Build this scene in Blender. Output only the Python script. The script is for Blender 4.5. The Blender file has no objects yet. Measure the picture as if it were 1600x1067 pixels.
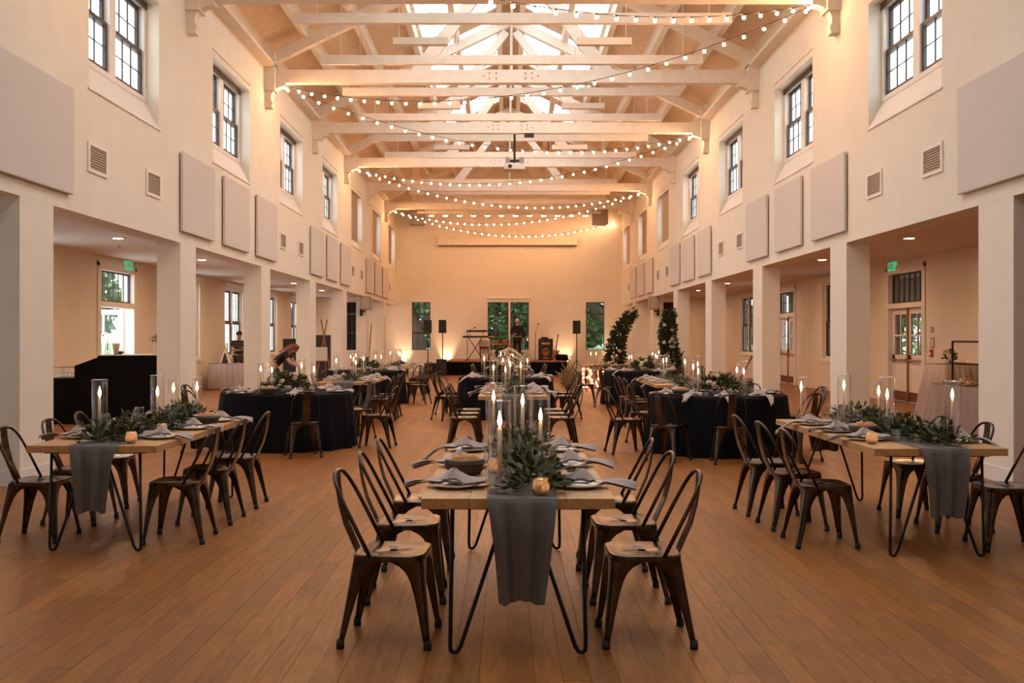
import bpy, bmesh, math, random
import numpy as np
from mathutils import Vector, Matrix
random.seed(7); RNG = np.random.default_rng(7)
SC = bpy.context.scene; COL = SC.collection
PI = math.pi
# ------------------------------------------------------------------ camera, sky, exposure
EYE = 1.52; FPX = 1556.0; VX, VY = 792.0, 528.0        # eye height, focal length and vanishing point (1600x1067 frame)
cam_d = bpy.data.cameras.new('camera'); cam = bpy.data.objects.new('camera', cam_d); COL.objects.link(cam)
cam.location = (0, 0, EYE); cam.rotation_euler = (PI/2, 0, 0)
cam_d.sensor_width = 36; cam_d.lens = 36*FPX/1600
cam_d.shift_x = (800-VX)/1600; cam_d.shift_y = -(533.5-VY)/1600
cam_d.clip_start = .05; cam_d.clip_end = 500
SC.camera = cam
SC.view_settings.view_transform = 'Standard'; SC.view_settings.look = 'None'
SC.view_settings.gamma = 1; SC.view_settings.use_curve_mapping = False
SC.view_settings.exposure = 0.13
SC.cycles.max_bounces = 7; SC.cycles.diffuse_bounces = 5; SC.cycles.glossy_bounces = 3
SC.cycles.transparent_max_bounces = 24; SC.cycles.transmission_bounces = 4
SC.cycles.caustics_reflective = False; SC.cycles.caustics_refractive = False
SC.cycles.sample_clamp_indirect = 4.0; SC.cycles.use_denoising = True
SKY = 4.4
w = bpy.data.worlds.new('sky'); SC.world = w; w.use_nodes = True
bg = w.node_tree.nodes['Background']; bg.inputs[0].default_value = (.92, .96, 1, 1); bg.inputs[1].default_value = SKY
BULB, CAN, FLAME, UPL = 170.0, 480.0, 45.0, 150.0
WARM = (1.0, .55, .25)

# ------------------------------------------------------------------ materials
MAT = {}
def nodes(name):
    m = bpy.data.materials.new(name); m.use_nodes = True; MAT[name] = m
    return m, m.node_tree, m.node_tree.nodes['Principled BSDF']
def pbr(name, col, rough=.6, metal=0, noise=0, scale=8, bump=0, bscale=60, stretch=None, spec=.5, emit=None, estr=0, sheen=0, col2=None, attr=None):
    m, t, b = nodes(name); L = t.links
    b.inputs['Base Color'].default_value = (*col, 1); b.inputs['Roughness'].default_value = rough
    b.inputs['Metallic'].default_value = metal; b.inputs['Specular IOR Level'].default_value = spec
    if sheen: b.inputs['Sheen Weight'].default_value = sheen
    if emit: b.inputs['Emission Color'].default_value = (*emit, 1); b.inputs['Emission Strength'].default_value = estr
    tc = None
    if noise or bump:
        tc = t.nodes.new('ShaderNodeTexCoord'); mp = t.nodes.new('ShaderNodeMapping')
        L.new(tc.outputs['Object'], mp.inputs[0])
        if stretch: mp.inputs['Scale'].default_value = stretch
    src = None
    if noise:
        n = t.nodes.new('ShaderNodeTexNoise'); n.inputs['Scale'].default_value = scale; n.inputs['Detail'].default_value = 5
        L.new(mp.outputs[0], n.inputs['Vector'])
        r = t.nodes.new('ShaderNodeValToRGB'); L.new(n.outputs['Fac'], r.inputs[0])
        c2 = col2 or tuple(c*(1+noise) for c in col); c1 = tuple(c*(1-noise) for c in col)
        r.color_ramp.elements[0].position = .3; r.color_ramp.elements[1].position = .7
        r.color_ramp.elements[0].color = (*c1, 1); r.color_ramp.elements[1].color = (*c2, 1)
        src = r.outputs[0]
    if attr:
        a = t.nodes.new('ShaderNodeAttribute'); a.attribute_name = attr
        mx = t.nodes.new('ShaderNodeMix'); mx.data_type = 'RGBA'; mx.blend_type = 'MULTIPLY'; mx.inputs[0].default_value = 1
        if src: L.new(src, mx.inputs[6])
        else: mx.inputs[6].default_value = (*col, 1)
        L.new(a.outputs['Color'], mx.inputs[7]); src = mx.outputs[2]
    if src: L.new(src, b.inputs['Base Color'])
    if bump:
        n2 = t.nodes.new('ShaderNodeTexNoise'); n2.inputs['Scale'].default_value = bscale; n2.inputs['Detail'].default_value = 4
        L.new(mp.outputs[0], n2.inputs['Vector'])
        bp = t.nodes.new('ShaderNodeBump'); bp.inputs['Strength'].default_value = bump; bp.inputs['Distance'].default_value = .01
        L.new(n2.outputs['Fac'], bp.inputs['Height']); L.new(bp.outputs[0], b.inputs['Normal'])
    return m
def emitter(name, col, s):
    m, t, b = nodes(name); b.inputs['Base Color'].default_value = (*col, 1)
    b.inputs['Emission Color'].default_value = (*col, 1); b.inputs['Emission Strength'].default_value = s
    return m
def glass(name, tint=(1, 1, 1), gloss=1.0, rough=.02, base=.035):
    m = bpy.data.materials.new(name); m.use_nodes = True; MAT[name] = m; t = m.node_tree; t.nodes.clear(); L = t.links
    o = t.nodes.new('ShaderNodeOutputMaterial'); mx = t.nodes.new('ShaderNodeMixShader')
    tr = t.nodes.new('ShaderNodeBsdfTransparent'); tr.inputs[0].default_value = (*tint, 1)
    gl = t.nodes.new('ShaderNodeBsdfGlossy'); gl.inputs['Roughness'].default_value = rough
    fr = t.nodes.new('ShaderNodeLayerWeight'); fr.inputs['Blend'].default_value = .5
    pw = t.nodes.new('ShaderNodeMath'); pw.operation = 'POWER'; pw.inputs[1].default_value = 4.0
    mt = t.nodes.new('ShaderNodeMath'); mt.operation = 'MULTIPLY_ADD'; mt.inputs[1].default_value = gloss*.75; mt.inputs[2].default_value = base*gloss
    L.new(fr.outputs['Facing'], pw.inputs[0]); L.new(pw.outputs[0], mt.inputs[0]); L.new(mt.outputs[0], mx.inputs[0])
    L.new(tr.outputs[0], mx.inputs[1]); L.new(gl.outputs[0], mx.inputs[2]); L.new(mx.outputs[0], o.inputs[0])
    return m
pbr('paint', (.82, .775, .665), .75, noise=.025, scale=3, bump=.05, bscale=150)
pbr('trim_paint', (.82, .79, .74), .5)
pbr('panel_fabric', (.69, .65, .60), .9, bump=.1, bscale=400)
pbr('beam', (.80, .73, .62), .6, noise=.05, scale=6, bump=.06, bscale=40)
pbr('deck', (.72, .57, .41), .75, noise=.08, scale=5, bump=.15, bscale=90)
pbr('floor_wood', (.285, .107, .025), .40, noise=.25, scale=5, bump=.06, bscale=30, stretch=(9, .8, 1), attr='tone', spec=.28)
pbr('subfloor', (.12, .06, .03), .8)
pbr('aisle_ceiling', (.76, .70, .63), .8, bump=.05)
pbr('sash', (.045, .035, .03), .45)
pbr('shade_fabric', (.42, .34, .27), .9, bump=.1, bscale=300)
pbr('gunmetal', (.105, .088, .076), .22, metal=1, noise=.32, scale=14, bump=.03, bscale=20)
pbr('gunmetal_tube', (.085, .062, .05), .27, metal=1, noise=.2, scale=20)
pbr('rubber', (.02, .02, .02), .7)
pbr('oak', (.56, .315, .135), .5, noise=.13, scale=6, stretch=(8, 1, 8), bump=.04, bscale=30)
pbr('black_steel', (.02, .018, .016), .45, metal=.6)
pbr('black_cloth', (.006, .006, .008), .9, bump=.1, bscale=300, spec=.15)
pbr('grey_linen', (.135, .118, .106), .9, noise=.06, scale=40, bump=.2, bscale=500, sheen=.2)
pbr('napkin_linen', (.46, .375, .335), .9, noise=.05, scale=30, bump=.2, bscale=400, sheen=.2)
pbr('mauve_linen', (.42, .35, .32), .9, noise=.05, scale=20, bump=.1, bscale=300)
pbr('ceramic', (.72, .65, .57), .3)
pbr('paper', (.85, .80, .74), .8)
pbr('silver', (.55, .47, .36), .25, metal=1)
pbr('wicker', (.085, .055, .04), .7, noise=.3, scale=40, bump=.4, bscale=80)
pbr('bread', (.66, .29, .075), .7, noise=.25, scale=25, bump=.2)
pbr('wax', (.88, .80, .70), .45); _w = MAT['wax'].node_tree.nodes['Principled BSDF']; _w.inputs['Subsurface Weight'].default_value = .7; _w.inputs['Subsurface Radius'].default_value = (.05, .03, .02); _w.inputs['Subsurface Scale'].default_value = 1.0
pbr('leaf', (.060, .074, .028), .55, attr='tone', spec=.4)
pbr('stem', (.10, .075, .04), .8)
pbr('petal', (.84, .76, .62), .7, noise=.08, scale=20)
pbr('petal_pink', (.72, .50, .40), .7, noise=.1, scale=20)
pbr('dry_grass', (.36, .27, .13), .8, attr='tone')
pbr('white_metal', (.70, .66, .60), .45)
pbr('grille', (.47, .39, .30), .6)
pbr('speaker_grey', (.33, .30, .27), .8, bump=.2, bscale=300)
pbr('black_plastic', (.018, .016, .015), .55)
pbr('dark_wood', (.13, .05, .022), .45, noise=.2, scale=10)
pbr('mid_wood', (.36, .15, .06), .5, noise=.2, scale=10)
pbr('brass', (.62, .36, .16), .35, metal=1)
pbr('red_plastic', (.45, .03, .03), .4)
pbr('skin', (.55, .30, .20), .6)
pbr('hair_grey', (.62, .57, .52), .8)
pbr('hair_dark', (.06, .03, .02), .7)
pbr('hair_red', (.16, .035, .018), .6)
pbr('suit', (.014, .012, .012), .85)
pbr('tee', (.06, .06, .062), .9)
pbr('cream_cloth', (.72, .60, .46), .9)
pbr('copper_drum', (.42, .17, .07), .35, metal=.5)
pbr('tan_paper', (.55, .38, .25), .8)
pbr('grass', (.10, .17, .065), .9, noise=.3, scale=3)
pbr('bark', (.07, .045, .03), .9, noise=.3, scale=8, bump=.4)
pbr('crown', (.09, .15, .06), .8, attr='tone')
pbr('added_porch_paint', (.16, .12, .09), .8)
pbr('marquee', (.62, .30, .22), .5)
pbr('tile_white', (.74, .74, .72), .5)
emitter('bulb_glow', (1, .50, .235), BULB)
emitter('can_glow', (1, .56, .28), CAN)
emitter('flame_glow', (1, .50, .16), FLAME)
emitter('votive_glow', (1, .55, .24), 260)
emitter('marquee_glow', (1, .55, .26), 16)
emitter('stage_glow', (1, .50, .26), 70)
emitter('exit_glow', (.05, .50, .22), .7)
glass('window_glass', (.96, .98, 1), .5)
glass('clear_glass', (.985, .98, .975), 1.0)
glass('smoky_glass', (.985, .965, .945), .8)
glass('rim_glass', (1, .97, .94), 1.0, .05, .38)
def mercury():
    m = bpy.data.materials.new('mercury_glass'); m.use_nodes = True; MAT['mercury_glass'] = m; t = m.node_tree; L = t.links
    t.nodes.clear(); o = t.nodes.new('ShaderNodeOutputMaterial'); mx = t.nodes.new('ShaderNodeMixShader')
    a = t.nodes.new('ShaderNodeBsdfTranslucent'); a.inputs[0].default_value = (1, .82, .66, 1)
    g = t.nodes.new('ShaderNodeBsdfGlossy'); g.inputs[0].default_value = (.8, .62, .46, 1); g.inputs[1].default_value = .25
    n = t.nodes.new('ShaderNodeTexVoronoi'); n.inputs['Scale'].default_value = 90
    tc = t.nodes.new('ShaderNodeTexCoord'); L.new(tc.outputs['Object'], n.inputs['Vector'])
    ml = t.nodes.new('ShaderNodeMath'); ml.operation = 'MULTIPLY'; ml.inputs[1].default_value = .6; L.new(n.outputs['Distance'], ml.inputs[0]); L.new(ml.outputs[0], mx.inputs[0]); L.new(a.outputs[0], mx.inputs[1]); L.new(g.outputs[0], mx.inputs[2]); L.new(mx.outputs[0], o.inputs[0])
mercury()

# ------------------------------------------------------------------ mesh helpers
class MB:
    """collects shapes, build() links them as ONE mesh object"""
    def __init__(s): s.v = []; s.f = []; s.t = []; s.tone = None
    def add(s, vs, fs):
        o = len(s.v); s.v += [tuple(v) for v in vs]; s.f += [tuple(i+o for i in f) for f in fs]; return s
    def box(s, x0, x1, y0, y1, z0, z1):
        return s.add([(x0,y0,z0),(x1,y0,z0),(x1,y1,z0),(x0,y1,z0),(x0,y0,z1),(x1,y0,z1),(x1,y1,z1),(x0,y1,z1)],
                     [(0,3,2,1),(4,5,6,7),(0,1,5,4),(1,2,6,5),(2,3,7,6),(3,0,4,7)])
    def cbox(s, c, d): return s.box(c[0]-d[0]/2, c[0]+d[0]/2, c[1]-d[1]/2, c[1]+d[1]/2, c[2]-d[2]/2, c[2]+d[2]/2)
    def bevbox(s, x0, x1, y0, y1, z0, z1, b):
        bm = bmesh.new(); bmesh.ops.create_cube(bm, size=1)
        for v in bm.verts: v.co = ((x0+x1)/2+v.co.x*(x1-x0), (y0+y1)/2+v.co.y*(y1-y0), (z0+z1)/2+v.co.z*(z1-z0))
        bmesh.ops.bevel(bm, geom=bm.edges[:], offset=b, segments=2, affect='EDGES', profile=.5)
        bm.verts.index_update(); s.add([v.co[:] for v in bm.verts], [[v.index for v in f.verts] for f in bm.faces]); bm.free(); return s
    def prism(s, poly, axis, a, b):
        """polygon in the two other axes, extruded along axis from a to b"""
        n = len(poly)
        def p(q, t): return {'x': (t, q[0], q[1]), 'y': (q[0], t, q[1]), 'z': (q[0], q[1], t)}[axis]
        vs = [p(q, a) for q in poly]+[p(q, b) for q in poly]
        return s.add(vs, [tuple(range(n))[::-1], tuple(range(n, 2*n))]+[(i, (i+1) % n, n+(i+1) % n, n+i) for i in range(n)])
    def tube(s, pts, r, n=8, cap=True):
        P = [Vector(p) for p in pts]; rs = r if isinstance(r, (list, tuple)) else [r]*len(P); o = len(s.v); up = None
        for i, p in enumerate(P):
            d = (P[min(i+1, len(P)-1)]-P[max(i-1, 0)]).normalized()
            if up is None: up = d.orthogonal().normalized()
            up = (up-d*up.dot(d)); up = up.normalized() if up.length > 1e-6 else d.orthogonal().normalized(); q = d.cross(up)
            for k in range(n):
                a = 2*PI*k/n; s.v.append(tuple(p+(up*math.cos(a)+q*math.sin(a))*rs[i]))
        for i in range(len(P)-1):
            for k in range(n): s.f.append((o+i*n+k, o+i*n+(k+1) % n, o+(i+1)*n+(k+1) % n, o+(i+1)*n+k))
        if cap:
            s.f.append(tuple(o+k for k in range(n))[::-1]); e = o+(len(P)-1)*n; s.f.append(tuple(e+k for k in range(n)))
        return s
    def lathe(s, prof, n=16, c=(0, 0, 0), ax=1, ay=1):
        o = len(s.v)
        for r, z in prof:
            for k in range(n): a = 2*PI*k/n; s.v.append((c[0]+r*math.cos(a)*ax, c[1]+r*math.sin(a)*ay, c[2]+z))
        for i in range(len(prof)-1):
            for k in range(n): s.f.append((o+i*n+k, o+i*n+(k+1) % n, o+(i+1)*n+(k+1) % n, o+(i+1)*n+k))
        if prof[0][0] > 1e-5: s.f.append(tuple(o+k for k in range(n))[::-1])
        if prof[-1][0] > 1e-5: e = o+(len(prof)-1)*n; s.f.append(tuple(e+k for k in range(n)))
        return s
    def ball(s, c, r, n=10, m=6, sx=1, sy=1, sz=1):
        return s.lathe([(r*math.sin(PI*i/m)+(1e-6), -r*sz*math.cos(PI*i/m)) for i in range(m+1)], n, c, sx, sy)
    def grid(s, fn, nu, nv):
        o = len(s.v)
        for i in range(nu+1):
            for j in range(nv+1): s.v.append(tuple(fn(i/nu, j/nv)))
        for i in range(nu):
            for j in range(nv): a = o+i*(nv+1)+j; s.f.append((a, a+1, a+nv+2, a+nv+1))
        return s
    def mesh(s, name, mat, smooth=False):
        me = bpy.data.meshes.new(name); me.from_pydata(s.v, [], s.f); me.materials.append(MAT[mat])
        if smooth: me.polygons.foreach_set('use_smooth', [True]*len(me.polygons))
        if s.tone is not None:
            at = me.color_attributes.new('tone', 'FLOAT_COLOR', 'POINT'); at.data.foreach_set('color', np.asarray(s.tone, dtype=np.float32).ravel())
        me.update(); return me
    def build(s, name, mat, parent=None, smooth=False, loc=None, rz=0):
        return link(name, s.mesh(name, mat, smooth), parent, loc, rz)
def link(name, data, parent=None, loc=None, rz=0):
    o = bpy.data.objects.new(name, data); COL.objects.link(o)
    if parent: o.parent = parent
    if loc is not None: o.location = loc
    if rz: o.rotation_euler = (0, 0, rz)
    return o
def tag(o, label, cat=None, group=None, kind=None):
    o['label'] = label
    if cat: o['category'] = cat
    if group: o['group'] = group
    if kind: o['kind'] = kind
    return o
def thing(name, label, cat, loc=(0, 0, 0), rz=0, group=None):
    return tag(link(name, None, None, loc, rz), label, cat, group)
def struct(o, label): return tag(o, label, None, None, 'structure')
def copy_tree(o, parent=None):
    c = o.copy(); COL.objects.link(c); c.parent = parent
    for ch in o.children: copy_tree(ch, c)
    return c
def dup(root, loc, rz=0, label=None, group=None):
    c = copy_tree(root); c.location = loc; c.rotation_euler = (0, 0, rz)
    if label: c['label'] = label
    if group: c['group'] = group
    return c
class Proto:
    """first use returns the prototype itself, then copies of it"""
    def __init__(s, make): s.make = make; s.o = None
    def put(s, label, loc, rz=0, group=None):
        if s.o is None:
            s.o = s.make(); o = s.o; o.location = loc; o.rotation_euler = (0, 0, rz)
        else: o = dup(s.o, loc, rz)
        o['label'] = label
        if group: o['group'] = group
        return o
def at(x, y, Y):
    """pixel of the 1600x1067 frame at depth Y -> point"""
    return Vector(((x-VX)*Y/FPX, Y, EYE-(y-VY)*Y/FPX))
ORD = ['first', 'second', 'third', 'fourth', 'fifth', 'sixth', 'seventh', 'eighth', 'ninth', 'tenth', 'eleventh', 'twelfth', 'thirteenth']

# leaves ---------------------------------------------------------
LEAF = np.array([(0,0,0),(.32,.18,.03),(.32,-.18,.03),(.7,.15,.02),(.7,-.15,.02),(1,0,-.06),(.35,0,-.01),(.7,0,-.015)], float)
LEAFF = [(0,6,1),(0,2,6),(1,6,7,3),(6,2,4,7),(3,7,5),(7,4,5)]
def leaves(pos, dirs, size, width=1.0, tone=(.6, 1.5)):
    """array of leaves: positions, directions -> MB with tone attribute"""
    n = len(pos); pos = np.asarray(pos); d = np.asarray(dirs, float); d /= np.linalg.norm(d, axis=1, keepdims=True)+1e-9
    r = RNG.normal(size=(n, 3)); q = np.cross(d, r); q /= np.linalg.norm(q, axis=1, keepdims=True)+1e-9; u = np.cross(d, q)
    sz = np.asarray(size)*np.ones(n)
    V = pos[:, None]+(LEAF[None, :, :1]*d[:, None]+LEAF[None, :, 1:2]*width*q[:, None]+LEAF[None, :, 2:]*u[:, None])*sz[:, None, None]
    mb = MB(); mb.v = [tuple(x) for x in V.reshape(-1, 3)]
    mb.f = [tuple(i+8*k for i in f) for k in range(n) for f in LEAFF]
    t = RNG.uniform(tone[0], tone[1], n); y = RNG.uniform(.85, 1.15, n)
    mb.tone = np.repeat(np.stack([t*y, t, t*RNG.uniform(.8, 1.1, n), np.ones(n)], 1), 8, axis=0)
    return mb
LEAF_ME = None
def leaf_mesh():
    global LEAF_ME
    if LEAF_ME is None:
        LEAF_ME = []
        for k in range(6):
            mb = MB(); mb.v = [tuple(p) for p in LEAF]; mb.f = list(LEAFF); t = .5+.22*k; mb.tone = np.array([[t, t, t*.9, 1]]*8)
            LEAF_ME.append(mb.mesh('leaf', 'leaf'))
    return LEAF_ME

# ------------------------------------------------------------------ the hall: measures
XL, XR, XC = -5.0, 5.2, .1              # nave wall faces and centre line
AL, AR = -9.0, 9.28                     # outer aisle walls
YB, YF = 45.0, -4.0                     # stage-end wall, wall behind the camera
SOF, EAVE, ACEIL = 2.98, 7.14, 3.35     # opening soffit, eave, aisle ceiling
BAY, P0, PW, PT = 5.03, 10.22, .76, .36
TR = [P0+PW/2+BAY*k for k in range(-2, 7)]          # truss positions
WINY = [P0+PW+(BAY-PW)/2+BAY*k for k in range(-2, 7)]   # clerestory window centres
WH, WB, WT = 1.2, 4.53, 6.32            # half width, bottom and top of the openings
RS, RH = .48, 7.36                      # roof slope, chord top height at the wall
def roof(x): return RH+RS*(5.1-abs(x-XC))

# floor ----------------------------------------------------------
fl = struct(MB().box(AL-.3, AR+.3, YF-.3, YB+.3, -.12, -.02).build('floor', 'subfloor'), 'orange-brown hardwood plank floor of the hall')
planks = []
PWD = .125
i = 0
x = AL
while x < AR:
    y = YF-random.random()*1.5
    while y < YB:
        l = random.choice([.9, 1.2, 1.5, 1.8]); planks.append((x, max(y, YF), min(y+l, YB))); y += l
    x += PWD
def seen(p):
    yc = (p[1]+p[2])/2
    return yc > 4.0 and abs(p[0]) < .525*yc+.1
order = sorted([p for p in planks if seen(p)], key=lambda p: p[2])
near = set(order[:300])
def tones():
    a = random.uniform(.80, 1.16); return (a*random.uniform(.97, 1.03), a, a*random.uniform(.93, 1.05), 1)
for p in order[:300]:
    mb = MB().box(p[0]+.0008, p[0]+PWD-.0008, p[1]+.0008, p[2]-.0008, -.02, random.uniform(-.0006, 0))
    mb.tone = np.array([tones()]*8); mb.build('plank', 'floor_wood', fl)
mb = MB(); tn = []
for p in planks:
    if p in near: continue
    z = random.uniform(-.0005, 0); a = .0008
    mb.add([(p[0]+a, p[1]+a, z), (p[0]+PWD-a, p[1]+a, z), (p[0]+PWD-a, p[2]-a, z), (p[0]+a, p[2]-a, z)], [(0, 1, 2, 3)]); tn += [tones()]*4
mb.tone = np.array(tn); mb.build('plank_field', 'floor_wood', fl)['kind'] = 'stuff'

# nave walls -----------------------------------------------------
def side_wall(side):
    X = XL if side == 'left' else XR; s = -1 if side == 'left' else 1
    mb = MB(); a, b = sorted((X, X+s*PT)); top = 7.75
    mb.box(a, b, YF, YB, SOF, WB); mb.box(a, b, YF, YB, WT, top)
    ys = [YF]+[q for c in WINY for q in (c-WH, c+WH)]+[YB]
    for k in range(0, len(ys), 2): mb.box(a, b, ys[k], ys[k+1], WB, WT)
    wl = struct(mb.build('wall_'+side, 'paint'), f'cream {side} nave wall above the square pillars')
    for c in WINY:                                        # splayed sill
        MB().prism([(X, WB), (X+s*.20, 4.9), (X+s*PT, 4.9), (X+s*PT, WB)], 'y', c-WH, c+WH).build('window_sill', 'trim_paint', wl)
        MB().cbox((X-s*.008, c, WB-.02), (.02, 2*WH+.06, .025)).build('sill_moulding', 'trim_paint', wl)
        MB().cbox((X-s*.008, c, WT+.12), (.02, 2*WH+.06, .02)).build('head_moulding', 'trim_paint', wl)
    for k in range(-2, 7):
        y0 = P0+BAY*k
        p = MB().box(a, b, y0, y0+PW, 0, SOF+.002).build('pillar', 'paint', wl)
        MB().box(a-.012, b+.012, y0-.012, y0+PW+.012, 0, .16).build('baseboard', 'trim_paint', p)
    xw = AL if side == 'left' else AR
    return wl
side_wall('left'); side_wall('right')

def pane_window(parent, name, T, wd, ht, nx, ny, bar=.05, sash='sash', glassm='window_glass', mun=.009):
    """one sash in its local frame (x across, z up, y depth) mapped through T; panes and muntins are its parts"""
    def M(mb):
        mb.v = [tuple(T(*p)) for p in mb.v]; return mb
    mb = MB(); mb.box(0, wd, -.02, .02, 0, bar); mb.box(0, wd, -.02, .02, ht-bar, ht); mb.box(0, bar, -.02, .02, bar, ht-bar); mb.box(wd-bar, wd, -.02, .02, bar, ht-bar)
    sh = M(mb).build(name, sash, parent)
    iw, ih = wd-2*bar, ht-2*bar
    for i in range(1, nx): M(MB().box(bar+iw*i/nx-mun/2, bar+iw*i/nx+mun/2, -.012, .012, bar, ht-bar)).build('muntin', sash, sh)
    for j in range(1, ny): M(MB().box(bar, wd-bar, -.011, .011, bar+ih*j/ny-mun/2, bar+ih*j/ny+mun/2)).build('muntin', sash, sh)
    for i in range(nx):
        for j in range(ny):
            M(MB().box(bar+iw*i/nx, bar+iw*(i+1)/nx, -.003, .003, bar+ih*j/ny, bar+ih*(j+1)/ny)).build('pane', glassm, sh)
    return sh
WN = [0]
def window_root(label):
    WN[0] += 1; return struct(link(f'window_{WN[0]}', None), label)
def portal(c, sx, sy, d):
    l = bpy.data.lights.new('daylight_portal', 'AREA'); l.shape = 'RECTANGLE'; l.size = sx; l.size_y = sy; l.cycles.is_portal = True
    o = bpy.data.objects.new('daylight_portal', l); COL.objects.link(o); o.location = c
    o.rotation_euler = Vector(d).to_track_quat('-Z', 'Y').to_euler()
def clerestory(side, k):
    X = XL if side == 'left' else XR; s = -1 if side == 'left' else 1; c = WINY[k]; b, t = 4.9, WT; blind = k >= 6
    pos = f'{ORD[k-2]} clerestory window from the front on the {side} wall' if k >= 2 else f'clerestory window on the {side} wall above the camera side'
    r = window_root((f'tall window with a drawn tan shade, ' if blind else 'white framed pair of dark double-hung sashes, ')+pos)
    xf = X+s*.24
    def T(px, py, pz): return (xf+s*py, c-WH+px, b+pz)
    H = t-b
    mb = MB(); f = .07
    for (p0, p1, q0, q1) in ((0, 2*WH, 0, f), (0, 2*WH, H-f, H), (0, f, f, H-f), (2*WH-f, 2*WH, f, H-f), (WH-.10, WH+.10, f, H-f)): mb.box(p0, p1, -.05, .06, q0, q1)
    mb.v = [T(*p) for p in mb.v]; mb.build('window_frame', 'trim_paint', r)
    for j, x0 in enumerate((f, WH+.10)):
        wdt = WH-.10-f
        def T1(px, py, pz, x0=x0): return T(x0+px, py+.005, f+pz)
        def T2(px, py, pz, x0=x0): return T(x0+px, py+.05, f+(H-2*f)/2-.025+pz)
        h2 = (H-2*f)/2+.025
        pane_window(r, 'lower_sash', T1, wdt, h2, 3, 2, .055); pane_window(r, 'upper_sash', T2, wdt, h2, 3, 2, .055)
    if blind:
        mb = MB().box(.05, 2*WH-.22, -.10, -.095, -.28, H-.02); mb.v = [T(*p) for p in mb.v]; mb.build('roller_shade', 'shade_fabric', r)
    else:
        mb = MB().box(0, 2*WH, -.07, -.052, H-.09, H); mb.v = [T(*p) for p in mb.v]; mb.build('head_rail', 'sash', r)
    portal((X+s*.34, c, (b+t)/2), 2*WH, H, (-s, 0, 0))
for k in range(9):
    clerestory('left', k); clerestory('right', k)

# stage-end wall with windows, and the wall behind the camera -----
def wall_with_holes(y0, y1, x0, x1, z0, z1, holes):
    """holes: (xa, xb, za, zb), not overlapping in x"""
    mb = MB(); x = x0
    for (a, b, c, d) in sorted(holes):
        mb.box(x, a, y0, y1, z0, z1); mb.box(a, b, y0, y1, z0, c); mb.box(a, b, y0, y1, d, z1); x = b
    mb.box(x, x1, y0, y1, z0, z1); return mb
ppm = FPX/YB
def bx(px): return (px-VX)/ppm
BH = [(bx(643.5), bx(672.5)), (bx(762), bx(794.5)), (bx(797.5), bx(826.5)), (bx(915.5), bx(944.5)), (-7.45, -6.8), (7.0, 7.7)]
BZ0, BZ1 = EYE-(547-VY)/ppm, EYE-(472-VY)/ppm
mb = wall_with_holes(YB, YB+.3, AL-.3, AR+.3, 0, 10.4, [(a, b, BZ0, BZ1) for a, b in BH])
bw = struct(mb.build('wall_back', 'paint'), 'peach-lit end wall behind the stage')
for n, (a, b) in enumerate(BH):
    where = ['left of the stage', 'left half of the pair behind the stage', 'right half of the pair behind the stage', 'right of the stage', 'at the end of the left aisle', 'at the end of the right aisle'][n]
    r = window_root(f'dark gridded end-wall window {where}, garden beyond')
    def T(px, py, pz, a=a): return (a+px, YB+.1+py, BZ0+pz)
    h = BZ1-BZ0; hs = [0, h*.36, h*.75, h]
    for j in range(3):
        def T2(px, py, pz, a=a, j=j): return T(px, py, hs[j]+pz)
        pane_window(r, 'sash', T2, b-a, hs[j+1]-hs[j], 3, 2 if j == 1 else 1, .035, mun=.02)
    if n in (0, 3, 4, 5):
        MB().cbox(((a+b)/2, YB-.02, BZ1+.20), (b-a+.2, .06, .05)).build('cornice', 'trim_paint', r)
        MB().cbox(((a+b)/2, YB-.01, BZ0-.04), (b-a+.14, .04, .06)).build('sill', 'trim_paint', r)
    elif n == 1:
        MB().cbox((bx(794.5), YB-.02, BZ1+.18), (2.0, .06, .05)).build('cornice', 'trim_paint', r)
        MB().cbox((bx(794.5), YB-.01, BZ0-.04), (2.0, .04, .06)).build('sill', 'trim_paint', r)
    if n > 3: MB().box(a+.02, b-.02, YB+.20, YB+.205, BZ0+.02, BZ1-.02).build('added_dark_sheet', 'black_cloth', r)  # black sheet added outside the glass to make the aisle-end windows dark
    if n < 4: portal(((a+b)/2, YB+.29, (BZ0+BZ1)/2), b-a, h, (0, -1, 0))
struct(MB().box(AL-.3, AR+.3, YF-.3, YF, 0, 10.4).build('wall_front', 'paint'), 'plain cream wall behind the camera')

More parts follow.
